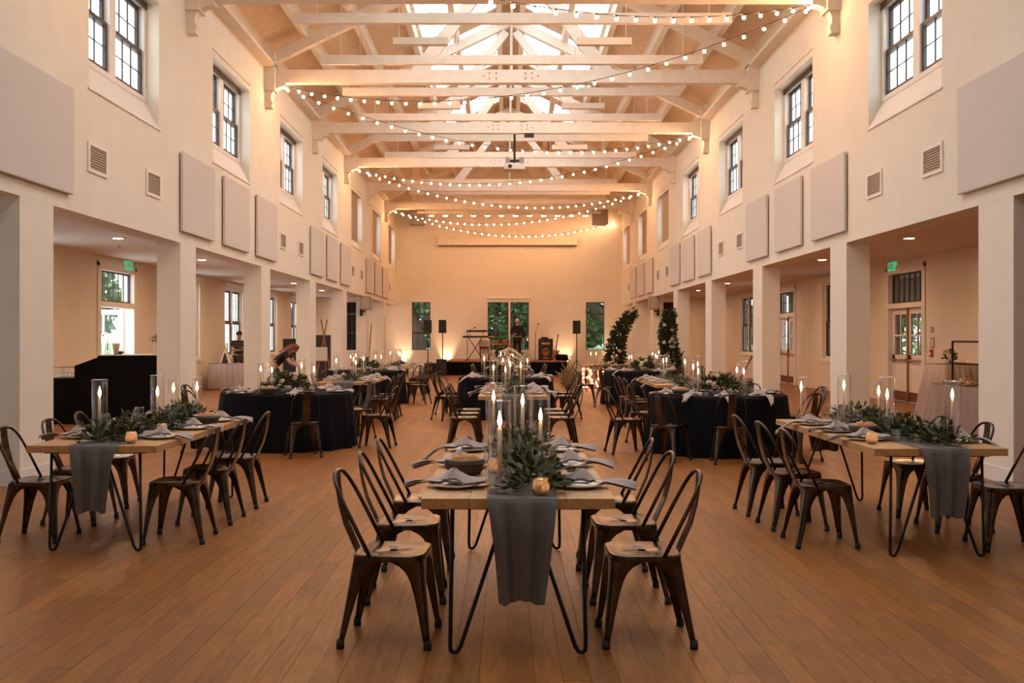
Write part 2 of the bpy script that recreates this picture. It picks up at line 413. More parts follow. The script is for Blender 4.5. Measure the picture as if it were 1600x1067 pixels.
# outer aisle walls, doors, windows, ceilings ---------------------
DOORY = {'left': [23.0], 'right': [23.2, 33.1]}
AWIN = {'left': [8.0, 13.0, 18.1, 28.1, 32.9, 37.9, 42.6], 'right': [8.0, 13.0, 18.1, 28.2, 38.6]}
def aisle(side):
    X = AL if side == 'left' else AR; s = -1 if side == 'left' else 1; a, b = sorted((X, X+s*.3))
    holes = [(y-1.05, y+1.05, 0, 3.12, 'd') for y in DOORY[side]]+[(y-1.1, y+1.1, .93, 3.12, 'w') for y in AWIN[side]]
    mb = MB(); y = YF
    for (p, q, c, d, k) in sorted(holes):
        mb.box(a, b, y, p, 0, 3.6); mb.box(a, b, p, q, d, 3.6)
        if c > 0: mb.box(a, b, p, q, 0, c)
        y = q
    mb.box(a, b, y, YB, 0, 3.6)
    wl = struct(mb.build(f'wall_aisle_{side}', 'paint'), f'outer wall of the {side} aisle')
    bb = MB(); ys = [YF]+[q for yy in DOORY[side] for q in (yy-1.2, yy+1.2)]+[YB]
    for k in range(0, len(ys), 2): bb.box(*sorted((X, X-s*.015)), ys[k], ys[k+1], 0, .15)
    struct(bb.build(f'baseboard_{side}', 'trim_paint'), f'white baseboard of the {side} aisle wall')
    xi = X-s*.0; e0, e1 = sorted((XL if side == 'left' else XR, X))
    ce = struct(MB().box(*( (AL-.3, XL-PT/2) if side == 'left' else (XR+PT/2, AR+.3)), YF, YB, ACEIL, ACEIL+.25).build(f'ceiling_{side}', 'aisle_ceiling'), f'low flat ceiling of the {side} aisle')
    for n, yc in enumerate(AWIN[side]):
        r = window_root(f'tall dark-sashed window, {ORD[n]} from the front on the {side} aisle wall')
        def T(px, py, pz): return (X+s*(.12+py), yc-1.1+px, .93+pz)
        mb = MB(); H = 2.19
        for (p0, p1, q0, q1) in ((0, 2.2, 0, .06), (0, 2.2, H-.06, H), (0, .06, .06, H-.06), (2.14, 2.2, .06, H-.06), (1.03, 1.17, .06, H-.06)): mb.box(p0, p1, -.04, .06, q0, q1)
        mb.v = [T(*p) for p in mb.v]; mb.build('window_frame', 'trim_paint', r)
        for x0 in (.06, 1.17):
            for j in range(2):
                def T2(px, py, pz): return T(x0+px, py+.03*j, .06+1.035*j+pz)
                pane_window(r, 'sash', T2, .97, 1.035, 3, 2, .06)
        mb = MB().box(-.12, 2.32, -.16, -.12, -.10, -.03); mb.v = [T(*p) for p in mb.v]; mb.build('sill', 'trim_paint', r)
        mb = MB().box(-.15, 2.35, -.17, -.12, H+.06, H+.15); mb.v = [T(*p) for p in mb.v]; mb.build('cornice', 'trim_paint', r)
        if side == 'left': portal((X+s*.28, yc, .93+H/2), 2.2, H, (-s, 0, 0))
    for n, yc in enumerate(DOORY[side]):
        lab = 'white double exit door standing open in the left aisle' if side == 'left' else ['white panelled double exit door beside the dessert tables', 'farther white panelled double door in the right aisle'][n]
        DN[0] += 1; r = struct(link(f'door_{DN[0]}', None), lab)
        def T(px, py, pz): return (X+s*(.10+py), yc-1.05+px, pz)
        def part(nm, mat, boxes, par=r, f=T):
            mb = MB()
            for q in boxes: mb.box(*q)
            mb.v = [tuple(f(*p)) for p in mb.v]; return mb.build(nm, mat, par)
        part('door_frame', 'trim_paint', [(0, .08, -.13, .12, 0, 3.12), (2.02, 2.1, -.13, .12, 0, 3.12), (.08, 2.02, -.13, .12, 3.04, 3.12), (.08, 2.02, -.13, .12, 2.22, 2.34), (-.1, 0, -.13, -.10, 0, 3.2), (2.1, 2.2, -.13, -.10, 0, 3.2), (-.1, 2.2, -.13, -.10, 3.12, 3.24)])
        def Tt(px, py, pz): return T(.08+px, py, 2.34+pz)
        pane_window(r, 'transom', Tt, 1.94, .70, 6, 1 if n == 0 else 2, .04, mun=.025)
        for j in range(2):
            if side == 'left':                    # leaves swung outward
                hx = (.08, 2.02)[j]; sg = (1, -1)[j]
                def Td(px, py, pz, hx=hx, sg=sg): return T(hx+sg*(.03+py), .12+px, pz)
            else:
                def Td(px, py, pz, j=j): return T(.09+.965*j+px, py, pz)
            lw = .955
            lf = part('door_leaf', 'trim_paint', [(0, lw, -.02, .02, .02, .18), (0, lw, -.02, .02, .95, 1.12), (0, lw, -.02, .02, 2.08, 2.20), (0, .13, -.02, .02, .18, 2.08), (lw-.13, lw, -.02, .02, .18, 2.08), (.13, lw-.13, -.008, .008, .18, .95), (.46, .50, -.02, .02, 1.12, 2.08), (.13, lw-.13, -.02, .02, 1.56, 1.60)], r, Td)
            for (p0, p1) in ((.13, .46), (.50, lw-.13)):
                for (q0, q1) in ((1.12, 1.56), (1.60, 2.08)): part('pane', 'window_glass', [(p0, p1, -.003, .003, q0, q1)], lf, Td)
            part('kick_plate', 'dark_wood', [(.03, lw-.03, -.028, -.02, .04, .26)], lf, Td)
            part('panic_bar', 'brass', [(.06, lw-.06, -.075, -.05, .98, 1.02), (.06, .10, -.05, -.02, .97, 1.03), (lw-.10, lw-.06, -.05, -.02, .97, 1.03)], lf, Td)
        if side == 'right': part('astragal', 'mid_wood', [(1.02, 1.08, -.06, .02, .02, 2.22)])
        if side == 'left': portal((X+s*.29, yc, 1.55), 2.0, 3.0, (-s, 0, 0))
DN = [0]
aisle('left'); aisle('right')

# roof: deck with ridge skylights, purlins ------------------------
SKYL = [(TR[k]+.35, TR[k+1]-.35) for k in range(0, 6)]+[(TR[6]+2.6, TR[7]-.4)]
DK = .30                                   # purlin depth above the chords
S0, S1 = .30, 2.28                         # skylight from and to, measured from the ridge
def deck():
    mb = MB(); th = .08
    for s in (-1, 1):
        def strip(d0, d1, y0, y1):
            x0, x1 = XC+s*d0, XC+s*d1; z0, z1 = roof(x0)+DK, RH+RS*(5.1-d1)+DK
            mb.prism([(x0, z0), (x1, z1), (x1, z1+th), (x0, z0+th)], 'y', y0, y1)
        strip(0, S0, YF, YB); strip(S1, 5.5, YF, YB)
        y = YF
        for a, b in SKYL: strip(S0, S1, y, a); y = b
        strip(S0, S1, y, YB)
    return mb
cl = struct(deck().build('ceiling', 'deck'), 'pitched wooden roof deck with painted purlins and ridge skylights')
for s in (-1, 1):
    for d in (4.28, 3.33, 2.35, 1.40, .30):
        x = XC+s*d; z = roof(x)
        MB().prism([(x-.07, z), (x+.07, z), (x+.07, z+DK+.02), (x-.07, z+DK+.02)], 'y', YF, YB).build('purlin', 'beam', cl)
    X = XL if s < 0 else XR
    MB().prism([(X, EAVE-.04), (X-s*.22, EAVE-.02), (X-s*.22, EAVE+.04), (X, EAVE+.04)], 'y', YF, YB).build('wall_plate', 'beam', cl)
for n, (a, b) in enumerate(SKYL):
    for s in (-1, 1):
        z = lambda d: RH+RS*(5.1-d)+DK
        side = 'left' if s < 0 else 'right'
        r = window_root(f'{side} ridge skylight, {ORD[n]} of the row from the camera end')
        def sl(mb, d0, d1, y0, y1, t0, t1):
            return mb.prism([(XC+s*d0, z(d0)+t0), (XC+s*d1, z(d1)+t0), (XC+s*d1, z(d1)+t1), (XC+s*d0, z(d0)+t1)], 'y', y0, y1)
        mb = MB(); sl(mb, S0, S0+.06, a, b, -.02, .1); sl(mb, S1-.06, S1, a, b, -.02, .1); sl(mb, S0, S1, a, a+.06, -.02, .1); sl(mb, S0, S1, b-.06, b, -.02, .1)
        mb.build('skylight_frame', 'trim_paint', r)
        m = max(2, round((b-a)/.9))
        for i in range(m):
            y0, y1 = a+.06+(b-a-.12)*i/m, a+.06+(b-a-.12)*(i+1)/m
            sl(MB(), S0+.06, S1-.06, y0, y1, .03, .036).build('pane', 'window_glass', r)
            if i: sl(MB(), S0+.06, S1-.06, y0-.02, y0+.02, 0, .08).build('glazing_bar', 'trim_paint', r)
        xm = XC+s*(S0+S1)/2
        portal((xm, (a+b)/2, roof(xm)+DK+.10), b-a, (S1-S0)*1.1, (-s*RS, 0, -1))

# trusses ---------------------------------------------------------
def make_truss():
    t = thing('roof_truss', '', 'truss', group='roof trusses over the nave'); hw = 5.1
    MB().box(-hw, hw, -.10, .10, 6.79-7, 7.06-7).build('tie_beam', 'beam', t)
    for s in (-1, 1):
        c = lambda d: RH+RS*(5.1-d)-7
        MB().prism([(s*hw, c(hw)-.25), (s*hw, c(hw)), (0, c(0)), (0, c(0)-.25)], 'y', -.09, .09).build('top_chord', 'beam', t)
        MB().prism([(s*1.75, .06), (s*2.1, .06), (s*.20, c(0)-.35), (s*.05, c(0)-.45)], 'y', -.07, .07).build('web_brace', 'beam', t)
        MB().box(*sorted((s*hw, s*(hw-.22))), -.17, .17, 6.62-7, c(hw)+.02).build('bearing_post', 'beam', t)
        mb = MB(); pts = [(hw, -.72), (hw-.14, -.72), (hw-.16, -.62), (hw-.13, -.56)]
        for k in range(7): a = PI/2*k/6; pts.append((hw-.13-.30*(1-math.cos(a)), -.50+.22*math.sin(a)))
        pts += [(hw-.43, -.21), (hw, -.21)]
        mb.prism([(s*p, q) for p, q in pts], 'y', -.10, .10).build('curved_bracket', 'beam', t)
    MB().tube([(0, 0, .06), (0, 0, c(0))], .02, 8).build('king_rod', 'white_metal', t)
    for s in (-1, 1):
        for (dx, dz) in ((.30, .09), (.30, -.02), (.44, .09), (.44, -.02), (.56, .035)):
            MB().tube([(s*dx-.02, -.112, -.07+dz-.03), (s*dx-.02, -.098, -.07+dz-.03)], .02, 8).build('bolt', 'grille', t)
    return t
pt = Proto(make_truss)
for k, y in enumerate(TR):
    pt.put(f'{ORD[k]} painted timber roof truss, counted from the camera end', (XC, y, 7))
def make_cross():
    t = thing('cross_beam', '', 'beam', group='slim cross beams between the trusses')
    MB().box(-3.71, 3.71, -.06, .06, 0, .17).build('beam', 'beam', t)
    for s in (-1, 1):
        for d in (3.33, 1.40): MB().tube([(s*d, 0, .17), (s*d, 0, RH+RS*(5.1-d)-6.845+.01)], .008, 6).build('hanger_rod', 'white_metal', t)
    return t
pc = Proto(make_cross); n = 0
for k in range(len(TR)-1):
    for d in (1.2575, 3.7725):
        if k == 6 and d < 2: continue
        pc.put(f'{(ORD+["fourteenth","fifteenth","sixteenth"])[n]} slim painted cross beam from the camera end', (XC, TR[k]+d, 6.845)); n += 1
# ------------------------------------------------------------------ outside
struct(MB().box(-80, 80, YB+.3, 160, -.5, .72).build('lawn', 'grass'), 'green lawn seen through the end-wall windows')
struct(MB().box(-80, AL-.3, -30, YB+.3, -.5, -.15).build('terrace', 'tile_white'), 'pale paved terrace outside the left aisle')
struct(MB().box(AR+.3, 80, -30, YB+.3, -.5, -.15).build('path', 'tile_white'), 'paved walk outside the right aisle')
pm = MB().box(AR+.3, 13.2, -4, 46, 3.45, 3.65); pm.box(13.0, 13.2, -4, 29.5, -.15, 3.45); pm.box(13.0, 13.2, 36.5, 46, -.15, 3.45); pm.box(13.0, 13.2, 29.5, 36.5, 2.15, 3.45)
struct(pm.build('added_porch', 'added_porch_paint'), 'dark cover added to keep sky out of the right aisle windows')  # roof and wall added to block the sky so the right aisle glass goes dark
def tree(label, base, trunk, crown_c, crown_r, n, size):
    t = thing('garden_tree', label, 'tree', base, group='garden trees outside')
    mb = MB()
    for pts, rs in trunk: mb.tube(pts, rs, 8)
    mb.build('trunk', 'bark', t, True)
    p = RNG.normal(size=(n, 3)); p /= np.linalg.norm(p, axis=1, keepdims=True); p *= RNG.uniform(.55, 1, (n, 1))**.5
    pos = p*np.array(crown_r)+np.array(crown_c)
    f = leaves(pos, p+RNG.normal(size=(n, 3))*.6, RNG.uniform(.7, 1.3, n)*size, 1.6, (.6, 1.5)).build('crown', 'crown', t); f['kind'] = 'stuff'
b_ = [([(0, 0, -.2), (-.3, 0, 2), (-.9, 0, 4)], [.45, .35, .22]), ([(-.3, 0, 1.9), (1.3, .2, 3.6), (3, 0, 4.4)], [.28, .2, .1]), ([(-.5, 0, 2.6), (-2.4, 0, 3.4)], [.2, .1])]
tree('spreading oak outside the window left of the stage', (-4.6, 54, 0), b_, (0, 0, 5.6), (4.2, 2, 2.5), 2500, .45)
tree('leafy tree behind the pair of windows at the stage', (.6, 58, 0), [([(0, 0, -.2), (0, 0, 3)], [.3, .2])], (0, 0, 3.2), (5, 2, 3.6), 6500, .5)
tree('leaning oak outside the window right of the stage', (6.2, 53, 0), [([(.9, 0, -.2), (-.2, 0, 1.6), (-1.6, 0, 3.2), (-2.6, 0, 4.2)], [.42, .36, .28, .18]), ([(-.2, 0, 1.7), (1.2, 0, 3.4)], [.2, .1])], (0, 0, 5.9), (4, 2, 2.4), 2500, .45)
for k, (x, y, h) in enumerate(((-14, 78, 3.0), (-8, 82, 2.6), (-1.5, 76, 3.6), (5, 80, 2.8), (10.5, 76, 3.2), (17, 80, 3))):
    tree(f'distant rounded tree across the lawn, {ORD[k]} from the left', (x, y, .7), [([(0, 0, -.1), (0, 0, h*.5)], [.25, .18])], (0, 0, h*.62), (3.6, 1.5, h*.6), 1500, .6)
tree('tree beyond the right aisle, seen through the exit door', (15.5, 37, -.15), [([(0, 0, -.2), (0, 0, 2.2)], [.2, .15])], (0, 0, 1.3), (2, 2.2, 1.2), 1300, .3)
tree('pale tree outside the open left exit door', (-21, 47, 0), [([(0, 0, -.2), (0, 0, 3)], [.25, .15])], (0, 0, 3.4), (2.6, 2.6, 2), 1800, .4)

# ------------------------------------------------------------------ wall fittings
def panel(side, n, y0):
    X = XL if side == 'left' else XR; s = -1 if side == 'left' else 1
    a, b = sorted((X-s*.019, X-s*.065))
    lab = f'grey fabric acoustic panel, {ORD[n]} from the front on the {side} wall'
    return tag(MB().bevbox(a, b, y0, y0+1.68, 3.15, 4.37, .012).build('acoustic_panel', 'panel_fabric', None, False), lab, 'acoustic panel', f'acoustic panels on the {side} wall')
def vent(side, n, yc):
    X = XL if side == 'left' else XR; s = -1 if side == 'left' else 1
    t = thing('air_vent', f'small louvred air vent, {ORD[n]} from the front on the {side} wall', 'vent', (X, yc, 3.69), 0, f'air vents on the {side} wall')
    mb = MB(); d = sorted((0, -s*.02))
    for q in ((-.29, .29, .14, .18), (-.29, .29, -.18, -.14), (-.29, -.24, -.14, .14), (.24, .29, -.14, .14)): mb.box(d[0], d[1], q[0], q[1], q[2], q[3])
    mb.build('vent_frame', 'trim_paint', t)
    MB().box(*sorted((-s*.001, -s*.004)), -.24, .24, -.14, .14).build('backing', 'grille', t)
    for k in range(9):
        z = -.125+.031*k; MB().prism([(-s*.004, z), (-s*.016, z-.010), (-s*.016, z-.007), (-s*.004, z+.004)], 'y', -.24, .24).build('louvre', 'grille', t)
for side in ('left', 'right'):
    n = 0
    for g in range(4):
        for d in (0, 2.27, 4.57):
            y0 = 5.12+10.06*g+d
            if y0 > 9: panel(side, n, y0); n += 1
    n = 0
    for g in range(4):
        for d in (0, 1.92):
            yc = 12.15+10.06*g+d
            if yc < 44: vent(side, n, yc); n += 1
def wall_speaker(side):
    X = XL if side == 'left' else XR; s = -1 if side == 'left' else 1
    t = thing('wall_speaker', f'square grey loudspeaker on a black arm on the {side} row of pillars', 'speaker', (X, P0+BAY*5, 2.50), 0, 'speakers on the pillars')
    MB().bevbox(*sorted((s*.14, -s*.22)), -.50, -.14, .02, .48, .02).build('cabinet', 'speaker_grey', t)
    MB().box(*sorted((s*.10, -s*.18)), -.512, -.50, .06, .44).build('grille', 'grille', t)
    mb = MB().box(*sorted((s*.12, s*.22)), -.02, 0, -.20, .08); mb.tube([(s*.17, 0, -.06), (s*.17, -.30, -.06), (0, -.32, -.04)], .025, 8); mb.tube([(0, -.32, -.06), (0, -.32, .03)], .02, 8)
    mb.build('bracket', 'black_plastic', t)
wall_speaker('left'); wall_speaker('right')
# end wall: roll-up screen, hanging air units, downlight bar
t = thing('projection_screen', 'long cream roll-up screen housing high on the end wall', 'screen', (bx(792.5), YB, 5.69))
MB().bevbox(-3.16, 3.16, -.24, 0, 0, .37, .02).build('housing', 'beam', t); MB().box(-3.1, 3.1, -.20, -.06, -.03, 0).build('slot', 'black_plastic', t)
for x in (-1.05, 1.15): MB().box(x-.1, x+.1, -.10, 0, .37, 1.5).build('mounting_rail', 'beam', t)
for s, px in ((-1, 655), (1, 934)):
    t = thing('hanging_air_unit', f'louvred air unit hung high at the {"left" if s < 0 else "right"} end of the stage wall', 'air unit', (bx(px), YB-1.0, 6.5), 0, 'air units above the stage')
    MB().bevbox(-.33, .33, -.3, .3, 0, .72, .02).build('housing', 'speaker_grey', t)
    for k in range(8): MB().box(-.29, .29, -.325, -.30, .05+.08*k, .09+.08*k).build('louvre', 'grille', t)
    for q in (-.3, .3): MB().tube([(q, 0, .72), (q, 0, roof(bx(px)+q)-6.5+.3)], .012, 6).build('hanger_rod', 'white_metal', t)
t = thing('downlight_bar', 'painted bar with a row of round stage downlights', 'light bar', (XC, 42.3, 6.80))
MB().box(-3.9, 3.9, -.08, .08, 0, .10).build('bar', 'beam', t)
for x in (-3.5, 3.5): MB().tube([(x, 0, .10), (x, 0, roof(XC+x)-6.80+.3)], .01, 6).build('hanger_rod', 'white_metal', t)
for k in range(12):
    x = bx(674+21.9*k)*42.3/45-XC
    l = MB().lathe([(.05, 0), (.13, -.05), (.13, -.09), (.11, -.09)], 14, (x, 0, 0)).build('downlight', 'white_metal', t, True)
    MB().lathe([(.001, -.125), (.07, -.118), (.105, -.095), (.108, -.084)], 14, (x, 0, 0)).build('lens', 'stage_glow', l)
# linear pendants
def make_pendant():
    t = thing('linear_pendant', '', 'pendant light', group='unlit linear pendants')
    MB().prism([(-.05, 0), (.05, 0), (.065, .12), (-.065, .12)], 'x', -.5, .5).build('housing', 'beam', t); MB().box(-.48, .48, -.045, .045, -.012, 0).build('diffuser', 'grille', t)
    for x in (-.4, .4): MB().tube([(x, 0, .12), (x, 0, 2.46)], .006, 6).build('cable', 'white_metal', t)
    return t
pp = Proto(make_pendant)
for k, y in enumerate((18.15, 23.2, 28.2)):
    for s in (-1, 1): pp.put(f'unlit linear pendant, {"left" if s < 0 else "right"} one of the {ORD[k]} pair from the front', (XC+s*1.67, y, 6.86))
t = thing('projector', 'white ceiling projector hung on a dark pole from a truss', 'projector', (.2, 25.95, 5.88))
MB().bevbox(-.27, .27, -.2, .2, 0, .16, .02).build('body', 'white_metal', t)
MB().tube([(-.12, -.2, .08), (-.12, -.24, .08)], .05, 12).build('lens', 'black_plastic', t)
for q in (-.24, .12): MB().box(q, q+.12, -.18, .1, .16, .32).build('side_bracket', 'speaker_grey', t)
MB().tube([(0, 0, .2), (0, 0, 1.2)], .03, 8).build('pole', 'black_plastic', t); MB().box(-.14, .14, -.06, .06, .22, .28).build('mount', 'black_plastic', t)
tag(MB().box(.45, .70, 25.6, 25.78, 6.70, 6.787).build('junction_box', 'black_plastic'), 'small black box under the truss beside the projector pole', 'box')
# aisle ceiling cans and sprinklers, exit signs
def make_can():
    t = thing('can_light', '', 'ceiling light', group='round ceiling lights in the aisles')
    MB().lathe([(.13, 0), (.13, -.012), (.095, -.016), (.09, -.002)], 20).build('trim_ring', 'white_metal', t, True)
    MB().lathe([(.092, -.010), (.092, -.006)], 20).build('lens', 'can_glow', t)
    return t
pcn = Proto(make_can)
for side, X in (('left', -7.1), ('right', 7.35)):
    for k, y in enumerate((13.1, 18.2, 23.2, 28.2, 33.2, 38.2, 43)):
        pcn.put(f'round recessed light, {ORD[k]} from the front in the {side} aisle ceiling', (X, y, ACEIL))
        tag(MB().lathe([(.03, 0), (.03, -.01), (.012, -.02), (.012, -.05), (.025, -.055), (.025, -.06)], 10, (X-.6, y+1.6, ACEIL)).build('sprinkler_head', 'brass'), f'small sprinkler head, {ORD[k]} from the front in the {side} aisle ceiling', 'sprinkler', 'sprinkler heads')
def text_mesh(txt, size, ext, mat, name, bold=0):
    c = bpy.data.curves.new(name, 'FONT'); c.body = txt; c.size = size; c.extrude = ext; c.offset = bold; c.align_x = 'CENTER'; c.align_y = 'CENTER'
    o = bpy.data.objects.new(name, c); COL.objects.link(o)
    me = bpy.data.meshes.new_from_object(o.evaluated_get(bpy.context.evaluated_depsgraph_get())); me.materials.clear(); me.materials.append(MAT[mat])
    bpy.data.objects.remove(o); bpy.data.curves.remove(c); me.name = name; return me
for side, y, X in (('left', 23.62, AL), ('right', 23.92, AR)):
    s = -1 if side == 'left' else 1
    t = thing('exit_sign', f'green lit exit sign above the {side} aisle door', 'exit sign', (X, y, 3.13))
    MB().box(*sorted((0, -s*.05)), -.21, .21, 0, .20).build('sign_panel', 'exit_glow', t)
    me = text_mesh('EXIT', .17, .003, 'paper', 'lettering', .004); me.transform(Matrix.Rotation(-s*PI/2, 4, 'Z') @ Matrix.Rotation(PI/2, 4, 'X'))
    link('lettering', me, t, (-s*.054, 0, .10))
for n, (px, py, w_, h_, mt, nm, lb) in enumerate(((1456.5, 515, .16, .12, 'speaker_grey', 'wall_plate_sign', 'small grey wall plate above the card reader'), (1457.5, 535.5, .2, .24, 'grille', 'wall_sign', 'square grey wall sign beside the exit door'), (1456.5, 552, .1, .17, 'red_plastic', 'fire_alarm_pull', 'red fire alarm pull box beside the exit door'))):
    Y = FPX*AR/(px-VX); p = at(px, py, Y)
    t = thing(nm, lb, 'wall sign' if n < 2 else 'fire alarm', (AR, Y, p.z)); MB().bevbox(-.02-.02*(n == 2), 0, -w_/2, w_/2, -h_/2, h_/2, .005).build('plate', mt, t); MB().box(-.045, -.04, -w_*.3, w_*.3, -h_*.2, h_*.1).build('label_strip', 'paper', t) if n == 2 else MB().box(-.023, -.02, -w_*.35, w_*.35, -h_*.3, h_*.3).build('face', 'panel_fabric', t)

# ------------------------------------------------------------------ string lights
BULB_ME = MB().ball((0, 0, -.052), .028, 10, 6).mesh('bulb', 'bulb_glow', True)
SOCK_ME = MB().lathe([(.012, 0), (.016, -.005), (.016, -.025), (.011, -.03)], 8).mesh('socket', 'black_plastic', True)
HANG = [(-4.7, TR[2]), (4.86, TR[3]), (-4.7, TR[4]), (4.86, TR[5]), (-4.7, TR[6]), (4.86, TR[7]), (-4.7, TR[8]), (4.9, YB-.1)]
def string(n, a, b, sag, lab, nb=33):
    t = thing('string_light', lab, 'string lights', (a[0], a[1], 6.77), 0, 'festoon string lights under the roof')
    A = Vector((a[0], a[1], 6.77)); B = Vector((b[0], b[1], 6.77)); f = lambda u: A.lerp(B, u)-Vector((0, 0, 4*sag*u*(1-u)))-A
    MB().tube([f(k/24) for k in range(25)], .006, 5).build('wire', 'black_plastic', t)
    for k in range(nb):
        p = f((k+.5)/nb); bo = link('bulb', BULB_ME, t, p); link('socket', SOCK_ME, bo)
runs = list(zip(HANG[:-1], HANG[1:]))
for n, (a, b) in enumerate(runs): string(n, a, b, .83, f'string of warm globe bulbs, {ORD[n]} zigzag run from the camera end')

# ------------------------------------------------------------------ chairs
def make_chair():
    t = thing('metal_chair', '', 'chair', group='bronze metal bistro chairs')
    N = 32; mb = MB()
    def se(k, h): a = 2*PI*k/N; c, s_ = math.cos(a), math.sin(a); e = .36; return (h*math.copysign(abs(c)**e, c), h*math.copysign(abs(s_)**e, s_))
    loops = [(.02, .443), (.11, .444), (.15, .447), (.172, .452), (.181, .450), (.183, .443), (.180, .420)]
    for h, z in loops: mb.v += [(*se(k, h), z) for k in range(N)]
    mb.f.append(tuple(range(N)))
    for i in range(len(loops)-1): mb.f += [(i*N+k, i*N+(k+1) % N, (i+1)*N+(k+1) % N, (i+1)*N+k) for k in range(N)]
    mb.build('seat', 'gunmetal', t, True)
    prof = [(.436, .172), (.415, .150), (.395, .112), (.37, .088), (.33, .070), (.26, .055), (.16, .042), (.08, .034), (.025, .028)]
    for sx in (-1, 1):
        for sy in (-1, 1):
            mb = MB(); fy = .215 if sy > 0 else .245
            for z, w_ in prof:
                u = 1-z/.436; cx, cy = sx*(.172+.036*u), sy*(.172+(fy-.172)*u); r = min(.022, w_*.5); th = .005
                out = [(cx-sx*w_, cy), (cx-sx*r, cy), (cx-sx*r*.3, cy-sy*r*.3), (cx, cy-sy*r), (cx, cy-sy*w_)]
                inn = [(cx-sx*th, cy-sy*w_), (cx-sx*th, cy-sy*(r+.004)), (cx-sx*(r*.3+th), cy-sy*(r*.3+th)), (cx-sx*(r+.004), cy-sy*th), (cx-sx*w_, cy-sy*th)]
                mb.v += [(p[0], p[1], z) for p in out+inn]
            n = 10
            for i in range(len(prof)-1): mb.f += [(i*n+k, i*n+(k+1) % n, (i+1)*n+(k+1) % n, (i+1)*n+k) for k in range(n)]
            mb.f += [tuple(range(n)), tuple(range((len(prof)-1)*n, len(prof)*n))]
            lg = mb.build('leg', 'gunmetal', t, True)
            u = .95; cx, cy = sx*(.172+.036*u-.012), sy*(.172+(fy-.172)*u-.012)
            MB().lathe([(.02, 0), (.021, .02), (.016, .045)], 8, (cx, cy, 0)).build('foot', 'rubber', lg, True)
    half = [(.176, 0), (.174, .16), (.170, .28), (.158, .35), (.135, .40), (.095, .435), (.045, .449), (0, .452)]
    pts = [(-x, -.085-.205*s_/.452, .44+.405*s_/.452) for x, s_ in half]+[(x, -.085-.205*s_/.452, .44+.405*s_/.452) for x, s_ in half[-2::-1]]
    MB().tube(pts, .0105, 8).build('back_frame', 'gunmetal_tube', t, True)
    sp = [(-.178, .43, .052), (-.205, .49, .052), (-.245, .58, .05), (-.272, .68, .048), (-.286, .77, .046), (-.290, .838, .044)]
    mb = MB()
    for (y, z, w_) in sp:
        for (x, dy) in ((-w_, 0), (-w_*.8, -.006), (w_*.8, -.006), (w_, 0), (w_, .004), (-w_, .004)): mb.v.append((x, y+dy, z))
    for i in range(len(sp)-1): mb.f += [(i*6+k, i*6+(k+1) % 6, (i+1)*6+(k+1) % 6, (i+1)*6+k) for k in range(6)]
    mb.f += [tuple(range(6)), tuple(range(30, 36))]
    mb.build('backrest', 'gunmetal', t)
    return t
chairs = Proto(make_chair)
def chair(x, y, face, label): return chairs.put('bronze metal chair '+label, (x, y, 0), face-PI/2)    # face: heading of the sitter

# ------------------------------------------------------------------ tables
TW, TL, TH = .92, 2.5, .76
def make_table():
    t = thing('farm_table', '', 'table', group='oak tables on hairpin legs')
    for k in range(4):
        x0 = -TW/2+TW*k/4; MB().bevbox(x0+.0006, x0+TW/4-.0006, -TL/2, TL/2, TH-.05, TH, .002).build('board', 'oak', t)
    mb = MB(); mb.box(-.36, .36, -TL/2+.06, -TL/2+.10, TH-.062, TH-.05); mb.box(-.36, .36, TL/2-.10, TL/2-.06, TH-.062, TH-.05); mb.build('mounting_plate', 'black_steel', t)
    for sy in (-1, 1):
        for sx in (-1, 1):
            y = sy*(TL/2-.08); f = (sx*.31, y+sy*.01, .012)
            MB().tube([(sx*.315, y, TH-.06), (sx*.325, y+sy*.01, .05), (sx*.322, y+sy*.01, .020), f, (sx*.292, y+sy*.01, .014), (sx*.275, y+sy*.01, .04), (sx*.055, y-sy*.02, TH-.06)], .0105, 8).build('hairpin_leg', 'black_steel', t, True)
    return t
tables = Proto(make_table)
def make_plate():
    t = thing('dinner_plate', '', 'plate', group='cream plates on the tables')
    MB().lathe([(.001, .010), (.085, .010), (.095, .014), (.132, .022), (.135, .020), (.098, .008), (.08, 0), (.001, 0)][::-1], 28).build('plate_body', 'ceramic', t, True)
    return t
plates = Proto(make_plate)
def napkin_mesh(seed):
    """knotted napkin: local +x runs off the table edge"""
    r = random.Random(seed); mb = MB(); drop = r.uniform(.01, .06); ln = r.uniform(.22, .30); sw = r.uniform(-.08, .08)
    def fn(u, v):
        x = -.16+(.16+ln)*u; q = (v-.5)*2
        wd = .035+.045*abs(u-.36)*2+(.02 if u < .36 else .0); wd *= (1 if u < .5 else 1-.75*((u-.5)/.5)**1.5)
        z = .034+.055*math.exp(-((u-.40)/.12)**2)*(1-.7*abs(q))+.012*math.sin(7*u+2*q)*(abs(u-.4) > .1)+.010*(1-q*q)
        if x > .13: z += -drop*((x-.13)/.12)**2
        return (x, q*wd+sw*(u-.4)**2*4*(1 if u > .4 else -.6)+.012*math.sin(9*u), z)
    mb.grid(fn, 22, 8)
    lower = [(p[0], p[1], p[2]-.012) for p in mb.v]; n = len(lower); mb.add(lower, [tuple(reversed(f)) for f in list(mb.f)])
    m = MB.mesh(mb, 'napkin', 'napkin_linen', True); return m
NAPK = [napkin_mesh(k) for k in range(5)]
def napkin(label, loc, rz):
    t = thing('napkin', label, 'napkin', loc, rz, 'grey knotted linen napkins'); link('cloth', random.choice(NAPK), t)
    MB().grid(lambda u, v: (.0+.07*math.cos(PI*u)*(1-v*.9), .045*math.sin(2*PI*u)*(1-v), .045+.055*v), 10, 4).build('peak', 'napkin_linen', t, True)
